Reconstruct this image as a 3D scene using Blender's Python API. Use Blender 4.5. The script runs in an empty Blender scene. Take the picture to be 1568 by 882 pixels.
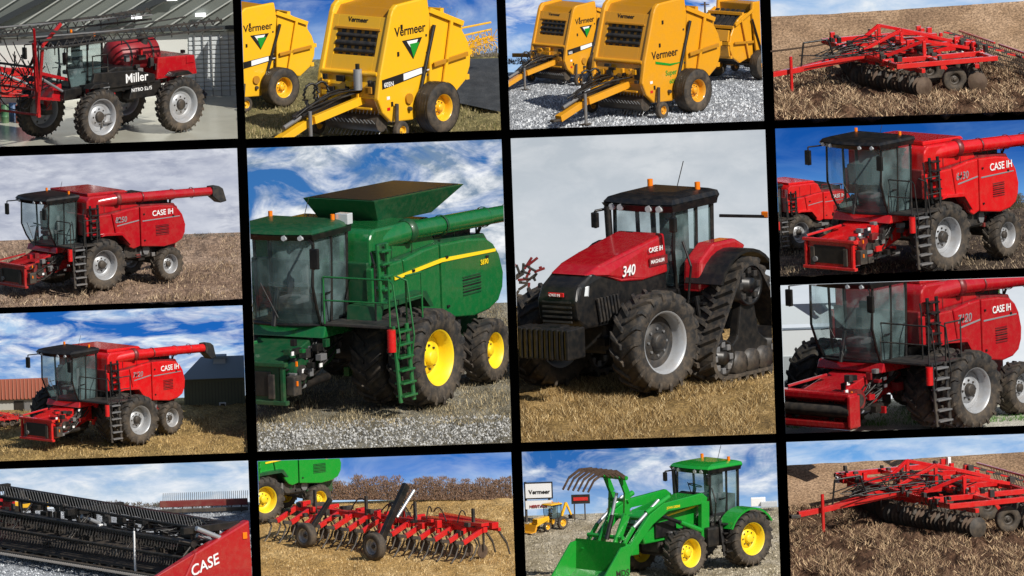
import bpy,bmesh,math,random
from mathutils import Vector,Matrix,noise
random.seed(7)
R=math.radians
P=R(8);TH=R(2.0);SP=math.sin(P);CP=math.cos(P);VX,VY=784,441
sc=bpy.context.scene
def hx(h,k=1.0):
    h=h.lstrip('#');o=[]
    for i in (0,2,4):
        c=int(h[i:i+2],16)/255
        o.append((c/12.92 if c<.04045 else ((c+.055)/1.055)**2.4)*k)
    return (o[0],o[1],o[2],1)
def uv(x,y):
    X=(x-VX)/100;Z=-(y-VY)/100
    return X*math.cos(TH)+Z*math.sin(TH),-X*math.sin(TH)+Z*math.cos(TH)
# ---------------- materials
def newmat(n):
    m=bpy.data.materials.new(n);m.use_nodes=True;nt=m.node_tree;nt.nodes.clear()
    o=nt.nodes.new('ShaderNodeOutputMaterial');return m,nt,o
def N(nt,t,**k):
    n=nt.nodes.new(t)
    for a,b in k.items():
        if a.startswith('_'):setattr(n,a[1:],b)
        else:n.inputs[a].default_value=b
    return n
def mixc(nt,fac,a,b,bt='MIX'):
    n=nt.nodes.new('ShaderNodeMix');n.data_type='RGBA';n.blend_type=bt
    for sock,v in ((n.inputs[0],fac),(n.inputs[6],a),(n.inputs[7],b)):
        if hasattr(v,'links'):nt.links.new(v,sock)
        else:sock.default_value=v
    return n.outputs[2]
def ramp(nt,inp,stops):
    r=nt.nodes.new('ShaderNodeValToRGB');e=r.color_ramp.elements
    while len(e)<len(stops):e.new(.5)
    for i,(p,c) in enumerate(stops):
        e[i].position=p;e[i].color=c if not isinstance(c,(int,float)) else (c,c,c,1)
    nt.links.new(inp,r.inputs[0]);return r.outputs[0]
def pr(name,col,rough=.5,metal=0,coat=0,dirt=.25,dirtc='#8a7862',bump=0,ns=9):
    m,nt,o=newmat(name);tc=N(nt,'ShaderNodeTexCoord')
    b=N(nt,'ShaderNodeBsdfPrincipled',Metallic=metal)
    b.inputs['Coat Weight'].default_value=coat;b.inputs['Coat Roughness'].default_value=.08
    no=N(nt,'ShaderNodeTexNoise',Scale=ns,Detail=8,Roughness=.65);nt.links.new(tc.outputs['Object'],no.inputs['Vector'])
    f=ramp(nt,no.outputs[0],[(.42,0),(.75,dirt)])
    no2=N(nt,'ShaderNodeTexNoise',Scale=60,Detail=4);nt.links.new(tc.outputs['Object'],no2.inputs['Vector'])
    f2=ramp(nt,no2.outputs[0],[(.5,0),(.8,dirt*.8)])
    # dust settles on the low parts of each machine (object origin is at its foot)
    sx=N(nt,'ShaderNodeSeparateXYZ');nt.links.new(tc.outputs['Object'],sx.inputs[0])
    dm=N(nt,'ShaderNodeMapRange');nt.links.new(sx.outputs[2],dm.inputs[0]);dm.inputs[1].default_value=0;dm.inputs[2].default_value=.75;dm.inputs[3].default_value=min(.4,dirt*1.6);dm.inputs[4].default_value=0
    mu=N(nt,'ShaderNodeMath',_operation='MULTIPLY');nt.links.new(dm.outputs[0],mu.inputs[0]);nt.links.new(no.outputs[0],mu.inputs[1])
    c=mixc(nt,f,col,hx(dirtc));c=mixc(nt,mu.outputs[0],c,hx(dirtc));c=mixc(nt,f2,c,tuple(x*.5 for x in col[:3])+(1,))
    nt.links.new(c,b.inputs['Base Color'])
    rr=N(nt,'ShaderNodeMapRange');nt.links.new(no.outputs[0],rr.inputs[0])
    rr.inputs[3].default_value=rough*.8;rr.inputs[4].default_value=min(1,rough*1.35);nt.links.new(rr.outputs[0],b.inputs['Roughness'])
    if bump:
        bp=N(nt,'ShaderNodeBump',Strength=bump,Distance=.01);nt.links.new(no2.outputs[0],bp.inputs['Height']);nt.links.new(bp.outputs[0],b.inputs['Normal'])
    nt.links.new(b.outputs[0],o.inputs[0]);return m
RED=pr('red_paint',hx('#a80f1c'),.25,coat=.7,dirt=.13)
RED2=pr('bright_red_paint',hx('#cc1219'),.25,coat=.7,dirt=.13)
DRED=pr('dark_red_paint',hx('#70101a'),.4,dirt=.2)
GREEN=pr('green_paint',hx('#0f6330'),.25,coat=.7,dirt=.1)
LGREEN=pr('bright_green_paint',hx('#148f2c'),.25,coat=.7,dirt=.06)
DGREEN=pr('dark_green_paint',hx('#0b4526'),.4,coat=.2,dirt=.12)
YEL=pr('yellow_paint',hx('#eeb41c'),.3,coat=.5,dirt=.08)
YEL2=pr('yellow_amber_paint',hx('#dc991a'),.3,coat=.5,dirt=.1)
DYEL=pr('deep_yellow_paint',hx('#b57c12'),.45,dirt=.15)
RYEL=pr('wheel_yellow_paint',hx('#f0cf1e'),.4,dirt=.12)
BLK=pr('black_plastic',hx('#121315'),.38,dirt=.08)
DK=pr('dark_metal',hx('#232426'),.5,dirt=.22)
RUB=pr('tire_rubber',hx('#1e1e1f'),.75,dirt=.34,bump=.3)
SIL=pr('silver_metal',hx('#b4b8bd'),.35,.6,dirt=.15)
WRIM=pr('wheel_silver',hx('#a9adb2'),.4,.3,dirt=.3)
WHT=pr('white_decal',hx('#e6e6e6'),.5,dirt=.03)
GRY=pr('grey_metal',hx('#77797c'),.5,.3,dirt=.25)
RST=pr('rusty_steel',hx('#4a382e'),.6,.3,dirt=.3)
ORG=pr('amber_light',hx('#f07a10'),.3,dirt=0)
LAMP=pr('lamp_lens',hx('#d8dde2'),.15,.3,dirt=0)
SKIN=pr('seat_fabric',hx('#4b4b4e'),.9,dirt=.1)
BLKM,nt,o=newmat('matte_black');b=N(nt,'ShaderNodeBsdfDiffuse');b.inputs[0].default_value=(0.0005,.0005,.0005,1);nt.links.new(b.outputs[0],o.inputs[0])
def glassmat(n,tint,fac,gc):
    m,nt,o=newmat(n);t=N(nt,'ShaderNodeBsdfTransparent');t.inputs[0].default_value=tint
    g=N(nt,'ShaderNodeBsdfPrincipled',Roughness=.04);g.inputs['Base Color'].default_value=gc;g.inputs['Coat Weight'].default_value=1
    tc=N(nt,'ShaderNodeTexCoord');no=N(nt,'ShaderNodeTexNoise',Scale=2.2,Detail=3);nt.links.new(tc.outputs['Object'],no.inputs['Vector'])
    f=ramp(nt,no.outputs[0],[(.42,fac*.6),(.6,fac*1.7)])
    mx=N(nt,'ShaderNodeMixShader');nt.links.new(f,mx.inputs[0]);nt.links.new(t.outputs[0],mx.inputs[1]);nt.links.new(g.outputs[0],mx.inputs[2]);nt.links.new(mx.outputs[0],o.inputs[0]);return m
GLS=glassmat('cab_glass',(.88,.94,.94,1),.2,hx('#93b0b2'))
def skymat(n,zg,zt,hor,zen,cl,cov=.5,scale=.6,soft=.15,amt=1,stretch=2.6,seed=0,cl2=None,rot=.18):
    m,nt,o=newmat(n);tc=N(nt,'ShaderNodeTexCoord');sx=N(nt,'ShaderNodeSeparateXYZ');nt.links.new(tc.outputs['Object'],sx.inputs[0])
    mr=N(nt,'ShaderNodeMapRange');nt.links.new(sx.outputs[2],mr.inputs[0]);mr.inputs[1].default_value=zg;mr.inputs[2].default_value=zt
    g=ramp(nt,mr.outputs[0],[(0,hx(hor)),(.65,hx(zen)),(1,hx(zen,.9))])
    mp=N(nt,'ShaderNodeMapping');mp.inputs['Scale'].default_value=(1,1,stretch);mp.inputs['Location'].default_value=(seed,0,seed*.7);mp.inputs['Rotation'].default_value=(0,rot,0)
    nt.links.new(tc.outputs['Object'],mp.inputs[0])
    no=N(nt,'ShaderNodeTexNoise',Scale=scale,Detail=10,Roughness=.6,Distortion=.7);nt.links.new(mp.outputs[0],no.inputs['Vector'])
    f=ramp(nt,no.outputs[0],[(cov-soft,0),(cov+soft,amt)])
    no2=N(nt,'ShaderNodeTexNoise',Scale=scale*2.3,Detail=8,Roughness=.62,Distortion=.3);nt.links.new(mp.outputs[0],no2.inputs['Vector'])
    f2=ramp(nt,no2.outputs[0],[(.38,0),(.6,1)])
    cc=mixc(nt,f2,hx(cl2 or cl),hx(cl))
    c=mixc(nt,f,g,cc)
    e=N(nt,'ShaderNodeEmission');nt.links.new(c,e.inputs[0]);nt.links.new(e.outputs[0],o.inputs[0])
    try:m.cycles.emission_sampling='NONE'
    except Exception:pass
    return m
def gmat(n,c1,c2,c3,scale=3,bump=.5,fine=60,ystr=1):
    m,nt,o=newmat(n);tc=N(nt,'ShaderNodeTexCoord');b=N(nt,'ShaderNodeBsdfPrincipled',Roughness=.95)
    b.inputs['Specular IOR Level'].default_value=.15
    mp=N(nt,'ShaderNodeMapping');mp.inputs['Scale'].default_value=(1,ystr*.35,1);nt.links.new(tc.outputs['Object'],mp.inputs[0])
    a=N(nt,'ShaderNodeTexNoise',Scale=scale,Detail=9,Roughness=.7);nt.links.new(mp.outputs[0],a.inputs['Vector'])
    f=N(nt,'ShaderNodeTexNoise',Scale=fine,Detail=5,Roughness=.8);nt.links.new(mp.outputs[0],f.inputs['Vector'])
    c=ramp(nt,a.outputs[0],[(.3,hx(c1)),(.5,hx(c2)),(.7,hx(c3))])
    k=ramp(nt,f.outputs[0],[(.34,.3),(.5,1),(.66,1.8)])
    c=mixc(nt,1.0,c,k,'MULTIPLY');nt.links.new(c,b.inputs['Base Color'])
    bp=N(nt,'ShaderNodeBump',Strength=bump,Distance=.03);nt.links.new(f.outputs[0],bp.inputs['Height']);nt.links.new(bp.outputs[0],b.inputs['Normal'])
    nt.links.new(b.outputs[0],o.inputs[0]);return m
def flat(n,c,r=.9):
    m,nt,o=newmat(n);b=N(nt,'ShaderNodeBsdfPrincipled',Roughness=r);b.inputs['Base Color'].default_value=hx(c);nt.links.new(b.outputs[0],o.inputs[0]);return m
# ---------------- panels
def link(ob):sc.collection.objects.link(ob);return ob
def mesh(name,vs,fs,mats,mi=None,smooth=False):
    me=bpy.data.meshes.new(name);me.from_pydata(vs,[],fs)
    for m in mats:me.materials.append(m)
    if mi:me.polygons.foreach_set('material_index',mi)
    if smooth:me.polygons.foreach_set('use_smooth',[True]*len(fs))
    me.update();return link(bpy.data.objects.new(name,me))
class Panel:
    def __init__(s,TL,BR,hor,yb):
        s.U0,s.V1=uv(*TL);s.U1,s.V0=uv(*BR)
        mx=(max(TL[0],0)+min(BR[0],1568))/2;s.VH=uv(mx,hor)[1];s.yb=yb
        s.zg=(s.VH-yb*SP)/CP;s.yf=yb-(s.VH-s.V0)/SP;s.zt=(s.V1-yb*SP)/CP
    def gp(s,x,y):
        u,v=uv(x,y);return Vector((u,(v-s.zg*CP)/SP,s.zg))
    def at(s,x,y,yy):
        u,v=uv(x,y);return Vector((u,yy,(v-yy*SP)/CP))
    def sky(s,**k):
        m=skymat('sky_clouds',s.zg,s.zt,**k)
        mesh('sky',[(s.U0,s.yb,s.zg-.05),(s.U1,s.yb,s.zg-.05),(s.U1,s.yb,s.zt),(s.U0,s.yb,s.zt)],[(0,1,2,3)],[m])
    def ground(s,mat,amp=.02,fr=2.5,name='ground',n=130,furrow=0):
        vs=[];fs=[]
        for j in range(n+1):
            for i in range(n+1):
                x=s.U0+(s.U1-s.U0)*i/n;y=s.yf+(s.yb-s.yf)*j/n
                w=min(1,j/4,(n-j)/4)
                z=s.zg+w*(amp*(noise.noise(Vector((x*fr,y*fr*.5,3)))+.6*noise.noise(Vector((x*fr*3,y*fr*2,9)))-.3)+furrow*math.sin(y*4+x*.8))
                vs.append((x,y,z))
        for j in range(n):
            for i in range(n):
                a=j*(n+1)+i;fs.append((a,a+1,a+n+2,a+n+1))
        mesh(name,vs,fs,[mat],smooth=True)
        e=.006;z0=-30;z1=s.zg-.12
        x0,x1,y0,y1=s.U0+e,s.U1-e,s.yf+.01,s.yb+.02
        mesh('display_plinth',[(x0,y0,z0),(x1,y0,z0),(x1,y1,z0),(x0,y1,z0),(x0,y0,z1),(x1,y0,z1),(x1,y1,z1),(x0,y1,z1)],
             [(0,1,5,4),(1,2,6,5),(2,3,7,6),(3,0,4,7),(4,5,6,7)],[BLKM])
    def straw(s,n,cols,h0,h1,lean=.5,w=.006,y0=0,y1=1,name='dry_grass',pw=1.0,x0=0,x1=1,patch=0):
        vs=[];fs=[];mi=[];ms=[flat('blade_'+c[1:],c) for c in cols]
        for k in range(n):
            t=y0+(y1-y0)*random.random()**pw
            x=s.U0+.01+(s.U1-s.U0-.02)*(x0+(x1-x0)*random.random());y=s.yf+.03+(s.yb-s.yf-.05)*t
            nv=noise.noise(Vector((x*2.2,y*.6,5)))
            if patch and nv<patch*(random.random()-.5):continue
            h=random.uniform(h0,h1)*(1-.6*t)*(1+.8*nv);a=random.uniform(0,6.28);l=h*lean*random.random()*2
            b=random.uniform(0,6.28);ww=w*random.uniform(.5,1.4)*(1-.5*t)
            dx,dy=math.cos(b)*ww,math.sin(b)*ww
            i=len(vs);tx=min(max(x+math.cos(a)*l,s.U0),s.U1)
            vs+= [(x-dx,y-dy,s.zg-.01),(x+dx,y+dy,s.zg-.01),(tx,max(y+math.sin(a)*l,s.yf),s.zg+h)]
            fs.append((i,i+1,i+2));mi.append(random.randrange(len(ms)))
        mesh(name,vs,fs,ms,mi)
    def stones(s,n,cols,r0,r1,y0=0,y1=1,name='gravel_stones'):
        vs=[];fs=[];mi=[];ms=[flat('stone_'+c[1:],c) for c in cols]
        for k in range(n):
            t=y0+(y1-y0)*random.random()
            x=s.U0+.02+(s.U1-s.U0-.04)*random.random();y=s.yf+.04+(s.yb-s.yf-.1)*t
            r=random.uniform(r0,r1)*(1-.6*t);i=len(vs);a=random.uniform(0,6.28);z=s.zg+.003
            for q in range(4):
                rr=r*random.uniform(.6,1.3);vs.append((x+math.cos(a+q*1.57)*rr,y+math.sin(a+q*1.57)*rr,z-.01))
            vs.append((x+random.uniform(-.3,.3)*r,y+random.uniform(-.3,.3)*r,z+r*random.uniform(.5,1.1)))
            m=random.randrange(len(ms))
            for q in range(4):fs.append((i+q,i+(q+1)%4,i+4));mi.append(m)
        mesh(name,vs,fs,ms,mi)
# ---------------- mesh builder
class M:
    def __init__(s):s.vs=[];s.fs=[];s.ms=[];s.mi=[];s.sm=[]
    def add(s,vs,fs,mat,smooth=False):
        if mat not in s.ms:s.ms.append(mat)
        k=s.ms.index(mat);o=len(s.vs);s.vs+=[Vector(v) for v in vs]
        for f in fs:s.fs.append([i+o for i in f]);s.mi.append(k);s.sm.append(smooth)
    def _bm(s,bm,mat,bev,seg=2):
        if bev>0:bmesh.ops.bevel(bm,geom=bm.edges[:],offset=bev,segments=seg,affect='EDGES',profile=.6)
        bm.verts.index_update();s.add([v.co.copy() for v in bm.verts],[[v.index for v in f.verts] for f in bm.faces],mat);bm.free()
    def hexa(s,p,mat,bev=0):
        bm=bmesh.new();v=[bm.verts.new(q) for q in p]
        for f in ((0,3,2,1),(4,5,6,7),(0,1,5,4),(1,2,6,5),(2,3,7,6),(3,0,4,7)):bm.faces.new([v[i] for i in f])
        s._bm(bm,mat,bev)
    def box(s,c,d,mat,bev=.015,rot=None):
        c=Vector(c);x,y,z=[q/2 for q in d]
        p=[Vector(q) for q in((-x,-y,-z),(x,-y,-z),(x,y,-z),(-x,y,-z),(-x,-y,z),(x,-y,z),(x,y,z),(-x,y,z))]
        if rot:
            m=Matrix.Rotation(rot[2],3,'Z')@Matrix.Rotation(rot[1],3,'Y')@Matrix.Rotation(rot[0],3,'X');p=[m@q for q in p]
        s.hexa([q+c for q in p],mat,min(bev,min(d)*.3))
    def prism(s,pts,y0,y1,mat,bev=.03,t=None):
        bm=bmesh.new();n=len(pts);ar=sum(pts[i][0]*pts[(i+1)%n][1]-pts[(i+1)%n][0]*pts[i][1] for i in range(n))
        if ar<0:
            pts=pts[::-1]
            if t:t=t[::-1]
        ym=(y0+y1)/2
        A=[bm.verts.new((p[0],ym+(y0-ym)*(t[i] if t else 1),p[1])) for i,p in enumerate(pts)]
        B=[bm.verts.new((p[0],ym+(y1-ym)*(t[i] if t else 1),p[1])) for i,p in enumerate(pts)]
        bm.faces.new(A);bm.faces.new(B[::-1])
        for i in range(n):
            j=(i+1)%n;bm.faces.new((A[j],A[i],B[i],B[j]))
        bmesh.ops.recalc_face_normals(bm,faces=bm.faces[:])
        s._bm(bm,mat,bev,3 if bev>=.04 else 2)
    def loft(s,levels,mat,cap=True,smooth=True):
        n=len(levels[0]);vs=[v for l in levels for v in l];fs=[]
        for k in range(len(levels)-1):
            for i in range(n):j=(i+1)%n;fs.append((k*n+i,k*n+j,(k+1)*n+j,(k+1)*n+i))
        s.add(vs,fs,mat,smooth)
        if cap:s.add(vs,[list(range(n))[::-1],list(range((len(levels)-1)*n,len(levels)*n))],mat)
    def beam(s,p0,p1,w,h,mat,bev=.01):
        p0=Vector(p0);p1=Vector(p1);d=(p1-p0).normalized();up=Vector((0,0,1)) if abs(d.z)<.95 else Vector((1,0,0))
        a=d.cross(up).normalized()*w/2;b=a.cross(d).normalized()*h/2
        s.hexa([p0-a-b,p0+a-b,p1+a-b,p1-a-b,p0-a+b,p0+a+b,p1+a+b,p1-a+b],mat,bev)
    def cyl(s,p0,p1,r,mat,seg=14,r2=None,cap=True):
        p0=Vector(p0);p1=Vector(p1);d=(p1-p0).normalized();up=Vector((0,0,1)) if abs(d.z)<.95 else Vector((1,0,0))
        a=d.cross(up).normalized();b=a.cross(d);r2=r if r2 is None else r2;vs=[]
        for p,q in((p0,r),(p1,r2)):
            for i in range(seg):
                t=6.28318*i/seg;vs.append(p+a*math.cos(t)*q+b*math.sin(t)*q)
        s.add(vs,[(i,(i+1)%seg,seg+(i+1)%seg,seg+i) for i in range(seg)],mat,True)
        if cap:s.add(vs,[list(range(seg)),list(range(2*seg-1,seg-1,-1))],mat)
    def path(s,pts,r,mat,seg=8):
        for a,b in zip(pts,pts[1:]):s.cyl(a,b,r,mat,seg)
    def hose(s,p0,p1,sag,r=.02,mat=None):
        p0=Vector(p0);p1=Vector(p1);q=[]
        for i in range(7):
            t=i/6;v=p0.lerp(p1,t);v.z-=sag*4*t*(1-t);q.append(v)
        s.path(q,r,mat or BLK,6)
    def lathe(s,prof,c,mat,seg=44,ax=(0,1,0)):
        c=Vector(c);ax=Vector(ax).normalized();up=Vector((0,0,1)) if abs(ax.z)<.9 else Vector((1,0,0))
        a=ax.cross(up).normalized();b=a.cross(ax);vs=[];n=len(prof)
        for i in range(seg):
            t=6.28318*i/seg;e=a*math.cos(t)+b*math.sin(t)
            for r,y in prof:vs.append(c+e*r+ax*y)
        fs=[]
        for i in range(seg):
            j=(i+1)%seg
            for k in range(n-1):fs.append((i*n+k,i*n+k+1,j*n+k+1,j*n+k))
        s.add(vs,fs,mat,True)
    def wheel(s,c,r,w,rr,rim,sg=1,lugs=20,ax=(0,1,0),st=0,dish=None):
        c=Vector(c);ax=Matrix.Rotation(st,3,'Z')@Vector(ax);h=w/2
        tr=.94*r if lugs else r
        s.lathe([(rr*.98,-h*.75),(rr*1.06,-h*.92),(rr+.45*(r-rr),-h*1.02),(r*.9,-h*.95),(tr*.985,-h*.8),(tr,-h*.4),(tr,h*.4),(tr*.985,h*.8),(r*.9,h*.95),(rr+.45*(r-rr),h*1.02),(rr*1.06,h*.92),(rr*.98,h*.75)],c,RUB,48,ax)
        up=Vector((0,0,1));a=ax.cross(up).normalized();b=a.cross(ax)
        def pt(t,rad,y):return c+(a*math.cos(t)+b*math.sin(t))*rad+ax*y
        for k in range(lugs):
            for sd in(-1,1):
                t0=6.28318*(k+(.5 if sd>0 else 0))/lugs;dl=.62*6.28/lugs;th=.15*6.28/lugs
                S=[(t0,.02,.92*r,r),(t0+dl,.80,.91*r,r*.995),(t0+dl*1.25,1.0,.84*r,.96*r),(t0+dl*1.3,1.07,.77*r,.85*r)]
                vs=[]
                for i,(t,y,r0,r1) in enumerate(S):
                    yb=y*(.93 if i>1 else 1)
                    vs+=[pt(t-th,r0,sd*yb*h),pt(t+th,r0,sd*yb*h),pt(t+th*.8,r1,sd*y*h),pt(t-th*.8,r1,sd*y*h)]
                fs=[]
                for q in range(3):
                    o=q*4
                    for e in range(4):fs.append((o+e,o+(e+1)%4,o+4+(e+1)%4,o+4+e))
                fs+=[(0,1,2,3),(12,13,14,15)]
                s.add(vs,fs,RUB)
        for g in(sg,-sg):
            s.lathe([(rr*1.02,g*h*.86),(rr*.95,g*h*.8),(rr*.9,g*h*.3),(rr*.84,-g*h*.05)],c,rim,40,ax)
            s.lathe([(rr*.84,-g*h*.05),(rr*.62,-g*h*.1),(rr*.55,g*h*.15),(rr*.3,g*h*.2)],c,dish or rim,40,ax)
            s.lathe([(rr*.3,g*h*.2),(rr*.27,g*h*.5),(rr*.22,g*h*.55),(0,g*h*.55)],c,rim if rim in(RYEL,YEL,YEL2) else DK,24,ax)
        for k in range(8):
            t=k*.785;s.cyl(pt(t,rr*.43,sg*h*.15),pt(t,rr*.43,sg*h*.28),rr*.045,GRY if dish else DK,6)
            t+=.39;s.cyl(pt(t,rr*.73,-sg*h*.1),pt(t,rr*.73,sg*h*.06),rr*.07,GRY if dish else DK,6)
    def disc(s,c,r,mat,ax=(0,1,0)):
        s.lathe([(r,0),(r*.8,.05*r),(r*.4,.18*r),(0,.22*r)],c,mat,20,ax);s.lathe([(r,-.02),(0,-.02)],c,mat,20,ax)
    def text(s,t,o,size,mat,xd=(-1,0,0),yd=(0,0,1),bold=.012,ctr=False,sx=1,shear=0):
        cu=bpy.data.curves.new('t','FONT');cu.body=t;cu.size=size;cu.offset=min(bold,.014)*size;cu.extrude=.004;cu.shear=shear;cu.resolution_u=3
        if ctr:cu.align_x='CENTER'
        ob=bpy.data.objects.new('t',cu);link(ob);dg=bpy.context.evaluated_depsgraph_get();me=ob.evaluated_get(dg).to_mesh()
        xd=Vector(xd).normalized();yd=Vector(yd).normalized();zd=xd.cross(yd);o=Vector(o)
        s.add([o+xd*v.co.x*sx+yd*v.co.y+zd*v.co.z for v in me.vertices],[list(p.vertices) for p in me.polygons],mat)
        ob.evaluated_get(dg).to_mesh_clear();bpy.data.objects.remove(ob);bpy.data.curves.remove(cu)
    def finish(s,name,pan,sc_=1,a=None,anc=(0,0,0),at=None):
        if a is not None:
            m=Matrix.Rotation(math.pi+a,3,'Z');w=pan.gp(*at) if not isinstance(at,Vector) else at;an=Vector(anc)
            vs=[w+m@((v-an)*sc_) for v in s.vs]
        else:vs=s.vs
        me=bpy.data.meshes.new(name);me.from_pydata([tuple(v) for v in vs],[],s.fs)
        for q in s.ms:me.materials.append(q)
        me.polygons.foreach_set('material_index',s.mi);me.polygons.foreach_set('use_smooth',s.sm)
        bm=bmesh.new();bm.from_mesh(me)
        d=.004
        for co,no in(((pan.U0+d,0,0),(-1,0,0)),((pan.U1-d,0,0),(1,0,0)),((0,0,(pan.V1-d)/CP),(0,SP,CP)),((0,0,(pan.V0+d)/CP),(0,-SP,-CP)),((0,pan.yb-.02,0),(0,1,0))):
            bmesh.ops.bisect_plane(bm,geom=bm.verts[:]+bm.edges[:]+bm.faces[:],plane_co=co,plane_no=no,clear_outer=True)
        if not bm.verts:bm.free();return
        c=sum((v.co for v in bm.verts),Vector())/len(bm.verts);c.z=min(v.co.z for v in bm.verts)
        for v in bm.verts:v.co-=c
        bm.to_mesh(me);bm.free();ob=bpy.data.objects.new(name,me);ob.location=c;link(ob);return ob
# ---------------- machines
def cabin(m,x0,x1,z0,z1,cw,frame,roof,roofh=.25,bulge=.3,slope=0,fl=.06,mir=1.0):
    zt=z1-roofh
    def ring(z,xf,w,xb=x0,bow=fl,n=9):
        q=[(xb,-w,z)]
        for i in range(n):
            y=-w+2*w*i/(n-1);q.append((xf-bow+bow*(1-(y/w)**2)*1.0,y,z))
        q.append((xb,w,z));return q
    hz=zt-z0
    m.loft([ring(z0,x1-bulge,cw*.9),ring(z0+.2*hz,x1-bulge*.45,cw*.95),ring(z0+.45*hz,x1,cw*.98),ring(z0+.75*hz,x1+.01,cw),ring(zt,x1-.04,cw)],GLS,cap=False,smooth=False)
    for sy in(-1,1):
        y=sy*cw
        m.path([(x0,y*.94,z0),(x0,y,zt)],.045,frame,8);m.path([(x1-bulge-fl,y*.9,z0),(x1-bulge*.45-fl,y*.95,z0+.2*hz),(x1-fl,y*.98,z0+.45*hz),(x1-.04-fl,y,zt)],.032,frame,8)
        xm=x0+.38*(x1-x0);m.path([(xm,y*.94,z0),(xm,y,zt)],.035,frame,8)
        m.path([(x0,y*.94,z0),(x1-bulge-fl,y*.9,z0)],.04,frame);m.path([(x0,y,zt),(x1-fl,y,zt)],.04,frame)
        m.path([(xm+.06,y*1.0,z0+.35*hz),(xm+.3,y*1.02,z0+.35*hz)],.015,frame,5)
    r0=ring(z0,x1-bulge,cw*.9)[1:-1];m.path([Vector(v) for v in r0],.04,frame,6);m.path([(x0,-cw,z0),(x0,cw,z0)],.05,frame)
    m.box((x0+.04,0,z0+.25),(.06,2*cw-.2,.5),BLK)
    m.box(((x0+x1-bulge-fl)/2,0,z0+.03),(x1-bulge-fl-x0,2*cw-.25,.06),BLK)
    xs=x0+.42*(x1-x0);m.box((xs,0,z0+.45),(.5,.5,.15),SKIN,.05);m.box((xs-.25,0,z0+.85),(.15,.5,.75),SKIN,.05);m.box((xs-.25,0,z0+1.3),(.12,.3,.2),SKIN,.05)
    m.cyl((xs+.75,0,z0),(xs+.55,0,z0+.75),.05,BLK);m.lathe([(.19,-.015),(.21,0),(.19,.015),(.17,0),(.19,-.015)],(xs+.53,0,z0+.8),BLK,20,(-.4,0,1))
    m.box((xs+.35,.42,z0+.75),(.4,.12,.12),BLK);m.box((xs+.5,.45,z0+1.0),(.05,.2,.25),BLK)
    def rr(z,xf,w,xb,bow):return ring(z,xf,w,xb,bow)
    b=fl+.05
    m.loft([rr(zt,x1+.12,cw+.06,x0-.1,b),rr(zt+roofh*.35,x1+.2,cw+.09,x0-.12,b),rr(zt+roofh*.7,x1+.12,cw+.05,x0-.12,b),rr(z1-.02,x1-.1,cw-.06,x0-.02,b),rr(z1,x1-.35,cw-.2,x0+.1,b)],roof,smooth=False)
    m.loft([rr(zt-.06,x1+.14,cw+.08,x0-.05,b),rr(zt+.05,x1+.22,cw+.11,x0-.05,b)],BLK,smooth=False)
    for i in range(6):
        y=-cw+.12+i*(2*cw-.24)/5;xx=x1+.2-b+b*(1-(y/(cw+.1))**2)
        if i in(0,1,4,5):m.cyl((xx-.1,y,zt+.0),(xx+.02,y,zt+.0),.055,LAMP,12)
    for y in(-cw,cw):m.cyl((x0+.2,y*.8,z1-.05),(x0+.2,y*.8,z1+.1),.045,ORG,10)
    m.cyl((x0+.1,0,z1),(x0+.05,.1,z1+.4),.008,DK,5)
    for sy in(-1,1):
        m.path([(x1-.1,sy*cw,zt-.05),(x1+.2,sy*(cw+.3*mir),zt-.08),(x1+.2,sy*(cw+.3*mir),zt-.6*mir)],.022,BLK)
        m.box((x1+.2,sy*(cw+.31*mir),zt-.38*mir),(.08,.2*mir,.42*mir),BLK,.035)
    m.path([(x1-.02,cw*.2,z0+.2),(x1+.03,-cw*.2,z0+.9)],.012,BLK)
def rail(m,pts,h,mat,mid=True):
    up=Vector((0,0,h))
    P_=[Vector(p) for p in pts]
    for p in P_:m.cyl(p,p+up,.022,mat,6)
    m.path([p+up for p in P_],.022,mat,6)
    if mid:m.path([p+up*.5 for p in P_],.018,mat,6)
def ladder(m,top,bot,w,n,mat,step,dx=(1,0,0)):
    top=Vector(top);bot=Vector(bot);d=Vector(dx)*w/2
    for g in(-1,1):m.beam(top+d*g,bot+d*g,.05,.09,mat)
    for i in range(n):
        p=top.lerp(bot,(i+.5)/n);m.box(p,(w if dx[0] else .28,.22 if dx[0] else w,.045),step,.01)
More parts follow.
